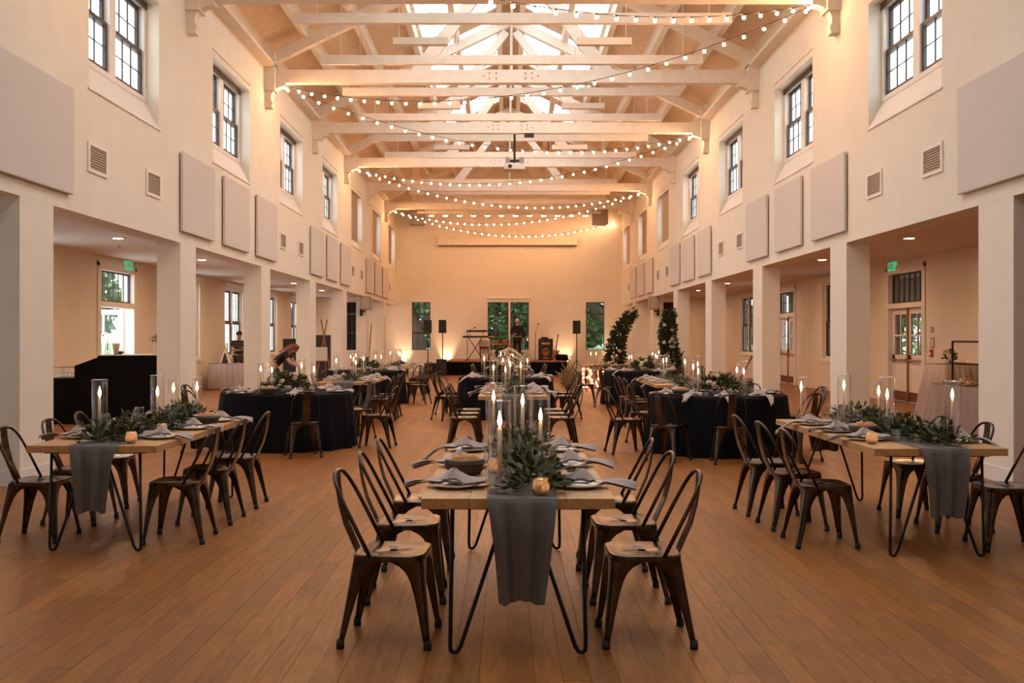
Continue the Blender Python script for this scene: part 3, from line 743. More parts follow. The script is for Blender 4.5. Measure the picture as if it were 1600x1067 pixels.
def make_card():
    t = thing('menu_card', '', 'card', group='cream menu cards'); MB().bevbox(-.045, .045, -.06, .06, 0, .003, .001).build('sheet', 'paper', t); return t
cards = Proto(make_card)
def make_tumbler():
    t = thing('glass_tumbler', '', 'glass', group='clear glass tumblers')
    MB().lathe([(.030, 0), (.036, .09), (.034, .09), (.0285, .008), (.001, .008)], 16).build('glass_body', 'clear_glass', t, True); return t
tumblers = Proto(make_tumbler)
def make_wine():
    t = thing('wine_glass', '', 'glass', group='stemmed glasses')
    MB().lathe([(.034, 0), (.034, .004), (.005, .008), (.004, .07), (.02, .085), (.038, .115), (.036, .165), (.030, .185), (.029, .185), (.036, .115), (.001, .088)], 16).build('glass_body', 'clear_glass', t, True); return t
wines = Proto(make_wine)
def make_fork():
    t = thing('table_fork', '', 'fork', group='forks'); mb = MB().bevbox(-.006, .006, -.09, .045, 0, .003, .001)
    for k in range(4): mb.box(-.011+.0064*k, -.0085+.0064*k, .045, .09, 0, .003)
    mb.box(-.011, .0115, .038, .05, 0, .003); mb.build('fork_body', 'silver', t); return t
def make_knife():
    t = thing('table_knife', '', 'knife', group='knives'); MB().bevbox(-.006, .006, -.10, 0, 0, .004, .001).build('handle', 'silver', t); MB().bevbox(-.007, .007, 0, .11, 0, .002, .0008).build('blade', 'silver', t); return t
forks, knives = Proto(make_fork), Proto(make_knife)
def make_vase(h, r):
    def f():
        t = thing('hurricane_vase', '', 'glass vase', group='tall glass cylinders round the candles')
        MB().lathe([(.001, .006), (r-.004, .006), (r-.003, h), (r, h), (r, 0), (.001, 0)][::-1], 24).build('cylinder', 'smoky_glass', t, True)
        MB().lathe([(r-.004, h-.002), (r+.001, h-.002), (r+.001, h+.002), (r-.004, h+.002), (r-.004, h-.002)], 24).build('rim', 'rim_glass', t, True); return t
    return f
vase_big, vase_slim = Proto(make_vase(.45, .055)), Proto(make_vase(.40, .045))
def make_taper(h):
    def f():
        t = thing('taper_candle', '', 'candle', group='lit taper candles')
        MB().lathe([(.032, 0), (.033, .006), (.012, .014), (.008, .03), (.014, .045), (.009, .055), (.016, .07), (.016, .085), (.001, .085)], 14).build('holder', 'clear_glass', t, True)
        MB().lathe([(.0115, .072), (.0095, .072+h), (.004, .076+h), (.001, .076+h)], 10).build('wax', 'wax', t, True)
        MB().lathe([(.001, .076+h), (.009, .09+h), (.0115, .105+h), (.0065, .132+h), (.001, .155+h)], 10).build('flame', 'flame_glow', t, True); return t
    return f
taper_a, taper_b = Proto(make_taper(.24)), Proto(make_taper(.20))
def make_votive():
    t = thing('votive_candle', '', 'votive', group='mercury glass votives')
    MB().lathe([(.026, 0), (.038, .015), (.042, .04), (.037, .07), (.033, .082), (.031, .082), (.035, .07), (.039, .04), (.034, .012), (.001, .006)], 16).build('glass_cup', 'mercury_glass', t, True)
    MB().lathe([(.028, .008), (.028, .03), (.001, .03)], 12).build('wax', 'wax', t, True)
    MB().lathe([(.001, .03), (.007, .04), (.007, .048), (.001, .066)], 8).build('flame', 'votive_glow', t, True); return t
votives = Proto(make_votive)
def make_basket():
    t = thing('bread_basket', '', 'basket', group='dark wicker bread baskets')
    MB().lathe([(.075, 0), (.08, .004), (.001, .004)], 18).build('base', 'wicker', t)
    for k in range(6):
        z = .008+.012*k; r = .08+.030*(k/5)**.8
        MB().tube([(r*math.cos(2*PI*i/24)+.003*math.sin(9*i+k), r*math.sin(2*PI*i/24), z+.002*math.sin(i*6+k*2)) for i in range(25)], .0075, 6, False).build('woven_ring', 'wicker', t, True)
    MB().lathe([(.05, .05), (.085, .06), (.115, .09), (.11, .092), (.08, .066), (.05, .056)], 18).build('liner', 'napkin_linen', t, True); return t
baskets = Proto(make_basket)
def bread(label, loc, rz):
    mb = MB().ball((0, 0, .022), .034, 10, 6, 1.15, .8, .7)
    t = thing('bread_roll', label, 'bread', loc, rz, 'bread rolls in the baskets'); mb.build('crust', 'bread', t, True); MB().box(-.02, .02, -.003, .003, .044, .047).build('score_mark', 'paper', t)
def runner(label, cx, y0, y1, hang_near, hang_far=0, w_=.34):
    """cloth along the table, hanging in folds over the ends"""
    t = thing('table_runner', label, 'table runner', (cx, y0, TH)); mb = MB(); L = y1-y0
    segs = ([(-.014, -hang_near*(1-k/14)) for k in range(14)] if hang_near else [])+[(-.010, .0)]+[(L*k/20, .003) for k in range(0, 21)]+([(L+.012, -.005)]+[(L+.014, -hang_far*k/8) for k in range(1, 9)] if hang_far else [])
    nu, nv = len(segs)-1, 24
    def fn(u, v):
        y, z = segs[round(u*nu)]; q = (v-.5); d = max(0, -z); g = 1-.38*min(1, d/.5)**.8
        fold = .030*min(1, d/.15)*math.sin(q*2*PI*2.3+.5); sgn = -1 if y < L/2 else 1
        return (q*w_*g+.008*math.sin(d*9)*d, y+sgn*(abs(fold)*.8+(.035*min(1, d/.1)*(.5+.5*math.sin(q*2*PI*2.3+1.2)))), z+(.006*math.sin(q*10)*.3 if d == 0 else .012*math.cos(q*9)*min(1, d/.4)))
    mb.grid(fn, nu, nv); mb.build('cloth', 'grey_linen', t, True)
    return t
def garland(label, cx, y0, y1, n, seed, big=0, width=.16, height=.10, flowers=0, size=.055, wob=.05):
    if big: height = .15
    t = thing('greenery_garland', label, 'garland', (cx, y0, TH+.006), 0, 'leafy table garlands'); L = y1-y0
    rr = np.random.default_rng(seed); ph = rr.uniform(0, 6)
    c = lambda y: wob*math.sin(y*3+ph)
    MB().tube([(c(L*k/16), L*k/16, .02+.012*math.sin(k*2.1)) for k in range(17)], .006, 6).build('stem', 'stem', t, True)
    def sample(m):
        y = rr.uniform(0, L, m); a = rr.uniform(0, PI, m); q = rr.uniform(.1, 1, m)**.7; env = .6+.5*np.sin(y*5+ph)**2
        pos = np.stack([np.array([c(v) for v in y])+np.cos(a)*q*width*env, y, .012+np.sin(a)*q*height*env], 1)
        d = np.stack([np.cos(a)*.9, rr.normal(size=m)*.9, np.sin(a)*.7+rr.normal(size=m)*.35], 1)
        d[:, 2] = np.maximum(d[:, 2], -.2*pos[:, 2]/.05)
        return pos, d
    p, d = sample(n)
    f = leaves(p, d, rr.uniform(.7, 1.3, n)*size, 1.0, (.45, 1.6)); f.v = [(v[0], v[1], max(v[2], .001)) for v in f.v]
    f.build('foliage', 'leaf', t)['kind'] = 'stuff'
    if big:
        p, d = sample(big); LM = leaf_mesh()
        for k in range(big):
            o = link('leaf', LM[k % 6], t, p[k]); dv = Vector(d[k]); dv.z = abs(dv.z)*.6+.1; o.rotation_euler = dv.to_track_quat('X', 'Z').to_euler(); o.scale = [size*1.5*rr.uniform(.8, 1.3)]*3
    for k in range(flowers):
        y = L*(k+.5)/flowers+rr.uniform(-.05, .05); rose(t, (c(y)+rr.uniform(-.08, .08), y, .07+rr.uniform(0, .03)), .030, 'petal')
    return t
ROSES = {}
def rose(parent, loc, r, mat):
    if mat not in ROSES:
        mb = MB().ball((0, 0, 0), .55, 10, 6)
        for ring, (nn, rad, tilt) in enumerate(((4, .45, .35), (5, .72, .15), (6, .95, -.1))):
            for k in range(nn):
                a = 2*PI*k/nn+ring*.5
                def fn(u, v, a=a, rad=rad, tilt=tilt):
                    th = a+(u-.5)*1.5*(.5+.5*math.sin(PI*min(v+.15, 1))); rr_ = rad*(.35+.65*v**.6); return (rr_*math.cos(th), rr_*math.sin(th), -.45+.95*v+tilt*v-.15*(u-.5)**2)
                mb.grid(fn, 4, 4)
        ROSES[mat] = mb.mesh('flower', mat, True)
    o = link('flower', ROSES[mat], parent, loc, random.uniform(0, 6)); o.scale = (r, r, r); o.rotation_euler = (random.uniform(-.6, .6), random.uniform(-.6, .6), random.uniform(0, 6)); return o
def centrepiece(label, x, y, z, rad, hgt, nl, nf, mats=('petal',), vase=True, seed=0):
    t = thing('floral_centrepiece', label, 'flowers', (x, y, z), 0, 'flower centrepieces'); rr = np.random.default_rng(seed+11)
    if vase: MB().lathe([(.05, 0), (.075, .02), (.08, .07), (.07, .09), (.001, .09)], 16).build('bowl', 'ceramic', t, True)
    p = rr.normal(size=(nl, 3)); p /= np.linalg.norm(p, axis=1, keepdims=True); p[:, 2] = np.abs(p[:, 2])
    pos = p*np.array([rad, rad, hgt])*rr.uniform(.5, 1, (nl, 1))+np.array([0, 0, .07])
    leaves(pos, p+rr.normal(size=(nl, 3))*.5, rr.uniform(.05, .09, nl), 1.1, (.5, 1.6)).build('foliage', 'leaf', t)['kind'] = 'stuff'
    for k in range(nf):
        q = rr.normal(size=3); q /= np.linalg.norm(q); q[2] = abs(q[2])*.9+.15; q[1] -= .3
        rose(t, (q[0]*rad*.85, q[1]*rad*.85, .09+q[2]*hgt*.85), rr.uniform(.035, .06), mats[k % len(mats)])
SEATW = {-1: 'left', 1: 'right'}
def place_setting(tn, x, y, s, k, z=TH, full=True, edge=None, rz=None, who=None):
    """s: side the sitter is on; napkin tail runs off that side"""
    who = who or f'{ORD[k]} {SEATW[s]} seat of the {tn}'
    rz = (0 if s > 0 else PI) if rz is None else rz
    plates.put(f'cream plate at the {who}', (x, y, z))
    napkin(f'grey knotted napkin at the {who}', (x, y, z+.0), rz+random.uniform(-.25, .25))
    ux, uy = math.cos(rz), math.sin(rz)
    if full:
        cards.put(f'white menu card on the plate at the {who}', (x-ux*.0+uy*.06, y-uy*.0-ux*.06, z+.022), rz+random.uniform(-.3, .3))
        forks.put(f'fork beside the plate at the {who}', (x-uy*.165, y+ux*.165, z), rz+PI/2)
        knives.put(f'knife beside the plate at the {who}', (x+uy*.165, y-ux*.165, z), rz+PI/2)
    a = random.uniform(-.3, .3)
    tumblers.put(f'glass tumbler at the {who}', (x-ux*.19-uy*.10, y-uy*.19+ux*.10, z))
    wines.put(f'stemmed glass at the {who}', (x-ux*.18+uy*.03, y-uy*.18-ux*.03, z)) if full else None
def vase_candle(tn, k, x, y, z=TH+.004, slim=False):
    (vase_slim if slim else vase_big).put(f'tall glass cylinder, {ORD[k]} from the front on the {tn}', (x, y, z))
    (taper_b if slim or k % 3 == 1 else taper_a).put(f'lit taper candle, {ORD[k]} from the front on the {tn}', (x, y, z+.007), random.uniform(0, 6))
def rect_set(tn, cx, y0, seats, chair_x, hang=.48, vases=(), gar=None, full=True, leafn=900, big=0, seed=1, extras=True, flowers=0):
    tables.put(f'oak hairpin-leg table, the {tn}', (cx, y0+TL/2, 0))
    runner(f'grey linen runner hanging off the {tn}', cx+.02, y0, y0+TL, hang, .30)
    for s in (-1, 1):
        ys = seats if not isinstance(seats, dict) else seats[s]
        for k, y in enumerate(ys):
            x = chair_x[s] if not isinstance(chair_x[s], (list, tuple)) else chair_x[s][k]
            chair(x, y, (0 if s < 0 else PI)+random.uniform(-.08, .08), f'at the {ORD[k]} {SEATW[s]} seat of the {tn}')
            place_setting(tn, cx+s*.315, y+.02, s, k, full=full)
    garland(f'leafy green garland along the {tn}', cx+.05, y0+.08, y0+TL-.15, leafn, seed, big, flowers=flowers)
    for k, v in enumerate(vases): vase_candle(tn, k, *v[:2], slim=len(v) > 2)
def basket_set(tn, x, y, z=TH):
    baskets.put(f'wicker bread basket on the {tn}', (x, y, z))
    for k in range(4): bread(f'{ORD[k]} bread roll in the basket on the {tn}', (x+.045*math.cos(k*1.7), y+.045*math.sin(k*1.7), z+.062+.006*(k % 2)), k*1.1)

# front row -------------------------------------------------------
C1 = 'front centre table'
rect_set(C1, .053, 4.71, [5.06, 5.87, 6.68], {-1: -.575, 1: .685}, .48, [(-.035, 4.85), (.19, 5.62), (.10, 6.35), (-.09, 6.75)], leafn=1500, big=110, seed=3)
basket_set(C1, -.235, 5.56)
votives.put('glowing mercury glass votive by the garland end of the front centre table', (.165, 4.80, TH+.004))
votives.put('glowing votive beside the bread basket on the front centre table', (-.07, 5.58, TH+.004))
votives.put('glowing votive among the garland of the front centre table', (.20, 6.0, TH+.004))
L1 = 'front left table'
rect_set(L1, -2.93, 7.02, {-1: [7.55, 8.25, 9.05], 1: [7.52, 8.28, 9.05]}, {-1: [-3.53, -3.52, -3.6], 1: [-2.48, -2.47, -2.46]}, .46, [(-2.985, 7.30), (-2.86, 8.15), (-2.93, 8.75, 1), (-2.80, 9.0, 1)], leafn=1500, big=90, seed=5)
basket_set(L1, -2.62, 8.68)
votives.put('glowing mercury glass votive at the near end of the front left table', (-2.70, 7.16, TH+.004))
votives.put('glowing votive in the garland of the front left table', (-2.72, 7.85, TH+.004))
R1 = 'front right table'
rect_set(R1, 2.98, 6.83, {-1: [7.38, 8.03, 8.68], 1: [7.25, 7.95, 8.62]}, {-1: [2.33, 2.31, 2.27], 1: [3.62, 3.55, 3.5]}, .46, [(3.14, 7.02), (2.96, 7.75), (3.08, 8.25, 1), (2.86, 8.45), (2.66, 9.0, 1)], leafn=1500, big=90, seed=8)
basket_set(R1, 2.77, 7.72)
votives.put('glowing votive near the plates of the front right table', (2.62, 7.15, TH))
# second row and beyond -------------------------------------------
C2 = 'second centre table'
rect_set(C2, .083, 13.0, [13.5, 14.25, 15.0], {-1: -.58, 1: .74}, .5, [(-.18, 13.3), (-.02, 13.9), (.2, 14.4), (.05, 15.0)], full=False, leafn=700, seed=9)
L3 = 'second left oak table'
rect_set(L3, -2.82, 17.1, [17.6, 18.35, 19.1], {-1: -3.45, 1: -2.28}, .3, [(-2.98, 17.4), (-2.7, 17.8), (-2.85, 18.5), (-2.75, 19.1)], full=False, leafn=600, seed=12)
R3 = 'second right oak table'
rect_set(R3, 2.88, 16.1, [16.75, 17.5, 18.25], {-1: 2.25, 1: 3.5}, .3, [(2.95, 16.5), (3.2, 16.7), (2.75, 17.5), (2.9, 18.1)], full=False, leafn=600, seed=14)
votives.put('glowing votive at the near end of the second right oak table', (3.25, 16.3, TH))
C4 = 'far centre oak table'
rect_set(C4, .05, 24.2, [24.7, 25.45, 26.2], {-1: -.6, 1: .7}, .3, [(-.15, 24.4), (.15, 24.6), (-.05, 25.3), (.1, 26.0)], full=False, leafn=400, seed=16)
L5 = 'far left oak table'
rect_set(L5, -3.0, 26.2, [26.7, 27.5, 28.2], {-1: -3.65, 1: -2.42}, .3, [(-3.1, 26.5), (-2.9, 26.9), (-3.0, 27.5), (-2.8, 28), (-3.05, 28.4)], full=False, leafn=400, seed=17)

def round_set(tn, cx, cy, chair_angles, seed, r=.9, flowers=8, vases=4, mats=('petal', 'petal', 'petal_pink')):
    t = thing('round_table', f'round table, the {tn}', 'table', (cx, cy, 0), 0, 'round tables')
    MB().lathe([(.001, TH-.03), (r-.01, TH-.03), (r-.01, TH-.004), (.001, TH-.004)], 36).build('tabletop', 'oak', t)
    MB().tube([(0, 0, .02), (0, 0, TH-.03)], .05, 10).build('pedestal', 'black_steel', t); MB().lathe([(.3, 0), (.3, .02), (.05, .03), (.001, .03)], 20).build('base', 'black_steel', t)
    k = thing('tablecloth', f'floor-length black cloth over the {tn}', 'tablecloth', (cx, cy, 0), 0, 'black round tablecloths'); rr = random.Random(seed); ph = [rr.uniform(0, 6) for _ in range(4)]
    prof = [(.002, TH), (r*.6, TH), (r, TH), (r+.008, TH-.01), (r+.012, TH-.06), (r+.02, TH-.2), (r+.035, TH-.4), (r+.05, .2), (r+.06, .004)]; mb = MB(); N = 120
    for i, (q, z) in enumerate(prof):
        a_ = .0 if i < 4 else .036*(TH-z)/TH
        for j in range(N):
            a = 2*PI*j/N; d = q+a_*(math.sin(17*a+ph[0])+.6*math.sin(29*a+ph[1])); mb.v.append((d*math.cos(a), d*math.sin(a), z))
    for i in range(len(prof)-1): mb.f += [(i*N+j, i*N+(j+1) % N, (i+1)*N+(j+1) % N, (i+1)*N+j) for j in range(N)]
    mb.build('cloth', 'black_cloth', k, True)
    cen = sorted(chair_angles)
    for n, (ang, rad) in enumerate(chair_angles):
        a = math.radians(ang); x, y = cx+rad*math.cos(a), cy+rad*math.sin(a)
        chair(x, y, a+PI, f'at the {ORD[n]} place round the {tn}')
        place_setting(tn, cx+.74*math.cos(a), cy+.74*math.sin(a), 1, n, TH+.001, False, rz=a, who=f'{ORD[n]} place of the {tn}')
    centrepiece(f'white flower centrepiece on the {tn}', cx, cy-.05, TH+.001, .30, .20, 500, flowers, mats, seed=seed)
    for v in range(vases):
        a = 2*PI*v/vases+.7+seed; vase_candle(tn, v, cx+.42*math.cos(a), cy+.42*math.sin(a), TH+.002, v % 2 == 0)
round_set('left round table', -3.1, 14.05, [(228, 1.29), (291, 1.35), (354, 1.29), (50, 1.27), (112, 1.27), (170, 1.27)], 21)
basket_set('left round table', -3.21, 13.42, TH+.001)
round_set('right round table', 2.85, 13.45, [(190, 1.29), (232, 1.35), (264, 1.33), (304, 1.33), (12, 1.27), (60, 1.27), (98, 1.27), (130, 1.27)], 22, flowers=12)
basket_set('right round table', 2.29, 13.11, TH+.001)
round_set('centre round table', -.02, 19.2, [(215, 1.32), (330, 1.29), (20, 1.27), (150, 1.27), (75, 1.27)], 23, flowers=10)
round_set('second left round table', -3.3, 23.3, [(280, 1.32), (345, 1.32), (40, 1.27), (200, 1.27)], 24, flowers=10)
round_set('second right round table', 3.15, 23.0, [(228, 1.37), (175, 1.32), (290, 1.32), (20, 1.27)], 25, flowers=8)
# tall white flower arrangement on the far centre table
centrepiece('tall cloud of white flowers on the far centre table', .07, 25.0, TH+.004, .42, .42, 300, 40, ('petal',), seed=40)

# ------------------------------------------------------------------ head table, marquee letters, floral pillars
HT = 'head table by the flower pillars'
tables.put('oak table set crosswise, the head table by the flower pillars', (3.42, 28.25, 0), PI/2)
for k, x in enumerate((2.9, 3.8)):
    place_setting(HT, x, 28.47, 1, k, full=False, rz=PI/2, who=f'{ORD[k]} place of the head table'); chair(x, 28.95, -PI/2, f'behind the {ORD[k]} place of the head table')
for k, (x, y) in enumerate(((2.36, 28.0), (2.52, 28.15), (4.1, 28.0), (4.3, 28.2))): vase_candle('head table', k, x, y, TH, k % 2 == 0)
centrepiece('low greenery and flowers at the right end of the head table', 4.1, 28.3, TH, .26, .16, 350, 6, ('petal',), False, 50)
g_ = thing('fringe_garland', 'dark leafy fringe along the front edge of the head table', 'garland', (3.42, 27.77, .70))
n_ = 700; p_ = np.stack([RNG.uniform(-1.1, 1.15, n_), RNG.uniform(-.04, .0, n_), RNG.uniform(-.06, .07, n_)], 1)
MB().tube([(-1.1, -.01, .02), (0, -.012, .0), (1.15, -.01, .02)], .006, 6).build('stem', 'stem', g_)
leaves(p_, np.stack([RNG.normal(size=n_), -np.abs(RNG.normal(size=n_))*.5, RNG.normal(size=n_)-.3], 1), .06).build('foliage', 'leaf', g_)['kind'] = 'stuff'
def marquee(ch, x0, x1, label, pts):
    Y = 29.75; h = .62; z0 = .02
    t = thing('marquee_letter', label, 'marquee letter', ((x0+x1)/2, Y, z0), 0, 'lit marquee letters')
    me = text_mesh(ch, 1.0, .03, 'marquee', 'letter_box', .02); co = np.array([v.co[:] for v in me.vertices]); mn, mx = co.min(0), co.max(0)
    sx, sz = (x1-x0)/(mx[0]-mn[0]), h/(mx[1]-mn[1])
    for v in me.vertices: v.co = ((v.co.x-(mn[0]+mx[0])/2)*sx, v.co.z*2+.06, (v.co.y-mn[1])*sz)
    link('letter_box', me, t)
    for (u, v) in pts:
        b_ = MB().ball((0, 0, 0), .026, 8, 6).build('bulb', 'marquee_glow', t, True, ((u-.5)*(x1-x0), -.03, v*h))
    MB().box(-(x1-x0)/2, (x1-x0)/2, -.02, .14, -.02, 0).build('base', 'dark_wood', t)
marquee('B', 2.24, 2.58, 'lit marquee letter B standing on the floor by the head table', [(.12, .08), (.12, .3), (.12, .5), (.12, .7), (.12, .92), (.45, .93), (.75, .85), (.82, .7), (.65, .54), (.45, .52), (.85, .4), (.9, .22), (.7, .08), (.42, .06)])
marquee('&', 2.64, 3.06, 'lit marquee ampersand standing on the floor by the head table', [(.28, .9), (.48, .95), (.6, .82), (.5, .66), (.3, .72), (.38, .55), (.18, .45), (.08, .25), (.2, .08), (.42, .06), (.6, .16), (.75, .32), (.6, .36), (.9, .08), (.82, .44)])
def flower_pillar(label, x, y, h, lean, seed, nf):
    t = thing('floral_pillar', label, 'floral pillar', (x, y, 0), 0, 'tall floral pillars'); rr = np.random.default_rng(seed)
    c = lambda u: np.stack([lean*u**2.2+.06*np.sin(u*7), .03*np.sin(u*5), u*h], -1)
    MB().tube([tuple(c(np.array(k/12))) for k in range(13)], .02, 8).build('support_rod', 'black_steel', t); MB().lathe([(.22, 0), (.22, .02), (.001, .03)], 18).build('base_plate', 'black_steel', t)
    n = 2600; u = rr.uniform(0.05, 1, n); a = rr.uniform(0, 2*PI, n); q = rr.uniform(.1, 1, n)**.6*(.34-.20*u)
    pos = c(u)+np.stack([np.cos(a)*q, np.sin(a)*q, rr.normal(size=n)*.05], 1)
    d = np.stack([np.cos(a), np.sin(a), rr.normal(size=n)*.6+.3], 1)
    leaves(pos, d, rr.uniform(.08, .17, n), .9, (.4, 1.4)).build('foliage', 'leaf', t)['kind'] = 'stuff'
    mb = MB()
    for k in range(14):
        v = rr.uniform(.2, 1); b_ = c(np.array(v)); a0 = rr.uniform(0, 2*PI); e = b_+np.array([math.cos(a0)*.4, math.sin(a0)*.3, rr.uniform(.0, .25)]); mb.tube([tuple(b_), tuple((b_+e)/2+np.array([0, 0, .05])), tuple(e)], .005, 5)
    mb.build('sprig', 'stem', t)
    for k in range(nf):
        v = rr.uniform(.08, .85); a0 = rr.uniform(PI, 2*PI); p = c(np.array(v))+np.array([math.cos(a0), math.sin(a0), 0])*(.31-.17*v); rose(t, tuple(p), rr.uniform(.05, .085), 'petal')
flower_pillar('leaning floral pillar of greenery behind the head table', 3.12, 29.6, 2.25, .55, 61, 10)
flower_pillar('upright floral pillar with white roses beside the right pillars', 4.78, 28.9, 2.25, -.12, 62, 14)
t = thing('dried_grass_bunch', 'loose bunch of dried grasses and fern beside the letter B', 'dried grass', (1.85, 29.5, 0)); n_ = 420
pp_ = np.stack([RNG.normal(size=n_)*.10, RNG.normal(size=n_)*.08, np.abs(RNG.normal(size=n_))*.22], 1)
leaves(pp_, np.stack([RNG.normal(size=n_)*.8-.2, RNG.normal(size=n_)*.5, np.abs(RNG.normal(size=n_))+.6], 1), RNG.uniform(.15, .38, n_), .25, (.4, 1.5)).build('blades', 'dry_grass', t)['kind'] = 'stuff'
MB().lathe([(.12, 0), (.15, .16), (.14, .16), (.001, .10)], 14).build('pot', 'dark_wood', t, True)

# ------------------------------------------------------------------ stage and band gear
SH = .59
t = thing('stage', 'low stage with pleated black skirt before the end wall', 'stage', (0, 40.8, 0))
MB().bevbox(-2.46, 2.46, 0, 3.9, SH-.06, SH, .01).build('deck', 'mid_wood', t)
mb = MB(); N = 320
for (z, k) in ((SH-.06, .4), (.3, 1), (.003, 1.3)):
    for j in range(N+1):
        u = j/N*12.6; w_ = .02*k*math.sin(j*2.1)
        if u < 3.85: p = (-2.46-.02+w_, 3.85-u)
        elif u < 8.75: p = (-2.46+(u-3.85), -.02+w_)
        else: p = (2.46+.02+w_, (u-8.75))
        mb.v.append((p[0], p[1], z))
for i in range(2): mb.f += [(i*(N+1)+j, i*(N+1)+j+1, (i+1)*(N+1)+j+1, (i+1)*(N+1)+j) for j in range(N)]
mb.build('skirt', 'black_cloth', t)
MB().box(-2.4, 2.4, .05, 3.85, 0, SH-.06).build('platform_frame', 'black_steel', t)
def pa(label, x, y, z0, top, tripod):
    t = thing('pa_speaker', label, 'loudspeaker', (x, y, z0), 0, 'black loudspeakers on poles'); h = top-z0
    c = MB().bevbox(-.15, .15, -.14, .14, h-.53, h, .015).build('cabinet', 'black_plastic', t); MB().box(-.13, .13, -.15, -.14, h-.50, h-.03).build('grille', 'rubber', c)
    MB().tube([(0, 0, .0 if not tripod else .3), (0, 0, h-.53)], .02, 8).build('pole', 'black_steel', t)
    if tripod:
        for k in range(3): a = 2*PI*k/3+.4; MB().tube([(0, 0, .62), (.42*math.cos(a), .42*math.sin(a), .012)], .012, 6).build('leg', 'black_steel', t)
pa('black loudspeaker on a pole in front of the left stage window', (668.5-VX)*40/FPX, 40, 0, 2.24, True)
pa('black loudspeaker on a pole standing on the black subwoofer', (691.5-VX)*40.3/FPX, 40.3, .665, 2.25, False)
pa('black loudspeaker on a tripod right of the stage', (901-VX)*40.3/FPX, 40.3, 0, 2.22, True)
t = thing('subwoofer', 'black subwoofer box at the left corner of the stage', 'subwoofer', (-2.64, 40.3, 0)); MB().bevbox(-.2, .2, -.25, .25, 0, .665, .015).build('cabinet', 'black_plastic', t); MB().box(-.17, .17, -.262, -.25, .05, .62).build('grille', 'rubber', t)
t = thing('flight_case', 'low black equipment case left of the subwoofer', 'case', (-3.1, 40.55, 0)); MB().bevbox(-.24, .24, -.3, .3, .0, .5, .01).build('body', 'black_plastic', t); MB().box(-.25, .25, -.31, .31, .34, .37).build('edge_trim', 'black_steel', t)
t = thing('keyboard_rig', 'two keyboards on a black X stand on the stage', 'keyboard', (-1.33, 41.9, SH))
for (x0, x1, z, y0) in ((-.52, .52, .94, 0), (-.34, .50, 1.18, .1)):
    k = MB().bevbox(x0, x1, y0-.16, y0+.16, z, z+.08, .01).build('keyboard', 'black_plastic', t); MB().box(x0+.04, x1-.04, y0+.02, y0+.14, z+.08, z+.088).build('key_bed', 'paper', k)
for s in (-1, 1): MB().tube([(s*.32, 0, .012), (-s*.28, 0, .94)], .017, 6).build('stand_leg', 'black_steel', t)
for s in (-1, 1): MB().tube([(s*.28+.05, .12, .94), (s*.28+.05, .12, 1.18)], .012, 6).build('riser', 'black_steel', t)
def mic(label, x, y, h, tip):
    t = thing('mic_stand', label, 'microphone stand', (x, y, SH), 0, 'microphone stands on the stage')
    MB().lathe([(.13, 0), (.13, .015), (.02, .03), (.001, .03)], 14).build('base', 'black_steel', t); MB().tube([(0, 0, .02), (0, 0, h)], .012, 6).build('pole', 'black_steel', t)
    MB().tube([(-tip[0]*.2, 0, h-tip[1]*.2), (tip[0], 0, h+tip[1])], .008, 6).build('boom', 'black_steel', t); MB().ball((tip[0], 0, h+tip[1]), .035, 8, 6).build('microphone', 'black_plastic', t, True)
mic('boom microphone stand beside the keyboards', (730-VX)*41.5/FPX, 41.5, 1.22, (.32, .14)); mic('boom microphone stand left of the bass amplifier', (836.5-VX)*41.5/FPX, 41.5, 1.15, (.12, .35))
t = thing('draped_stool', 'stool with a cream jacket draped over it on the stage', 'stool', (-.95, 42.2, SH))
for sx in (-1, 1):
    for sy in (-1, 1): MB().tube([(sx*.18, sy*.16, 0), (sx*.15, sy*.13, .5)], .015, 6).build('leg', 'black_steel', t)
MB().lathe([(.001, .5), (.19, .5), (.2, .53), (.19, .56), (.001, .56)], 16).build('seat', 'black_plastic', t); MB().box(-.17, .17, .15, .18, .5, .88).build('backrest', 'black_plastic', t)
MB().grid(lambda u, v: ((u-.5)*.44*(1+.1*math.sin(v*9)), .20-.10*abs(math.sin(PI*(v-.0)))-(.15 if v < .5 else 0)+.02*math.sin(u*14), .25+.66*min(1, v*2) if v < .5 else .91-.5*(v-.5)), 14, 14).build('jacket', 'cream_cloth', t, True)
t = thing('drum_kit', 'copper coloured drum kit with cymbals at the stage centre', 'drum kit', (-.25, 42.7, SH))
MB().tube([(0, -.25, .28), (0, .2, .28)], .27, 24).build('bass_drum', 'copper_drum', t); MB().tube([(0, -.262, .28), (0, -.25, .28)], .25, 24).build('drum_head', 'black_plastic', t)
for (x, y, z, r, h) in ((-.2, -.05, .62, .15, .2), (.2, -.05, .62, .16, .22), (-.5, .2, .5, .17, .14), (.55, .3, .3, .2, .35)):
    d = MB().lathe([(r, 0), (r, h)], 20, (x, y, z)).build('drum', 'copper_drum', t); MB().lathe([(r*.98, 0), (r*.98, .01)], 20, (x, y, z+h)).build('skin', 'ceramic', d)
    MB().tube([(x, y, 0), (x, y, z)], .012, 6).build('drum_stand', 'black_steel', t)
for (x, y, z) in ((-.42, 0, .98), (.85, 0, .95), (1.15, .2, .95), (-.75, .3, .85)):
    c = MB().lathe([(.001, .03), (.05, .02), (.2, 0), (.2, -.004), (.001, .0)], 20, (x, y, z)).build('cymbal', 'brass', t, True); MB().tube([(x, y, .1), (x, y, z+.04)], .01, 6).build('stand', 'black_steel', c)
    for k in range(3): a = 2*PI*k/3; MB().tube([(x, y, .28), (x+.2*math.cos(a), y+.2*math.sin(a), .01)], .008, 5).build('stand_leg', 'black_steel', c)
t = thing('bass_amplifier', 'tall black bass amplifier with an orange speaker cone', 'amplifier', ((852.5-VX)*41.8/FPX, 41.8, SH))
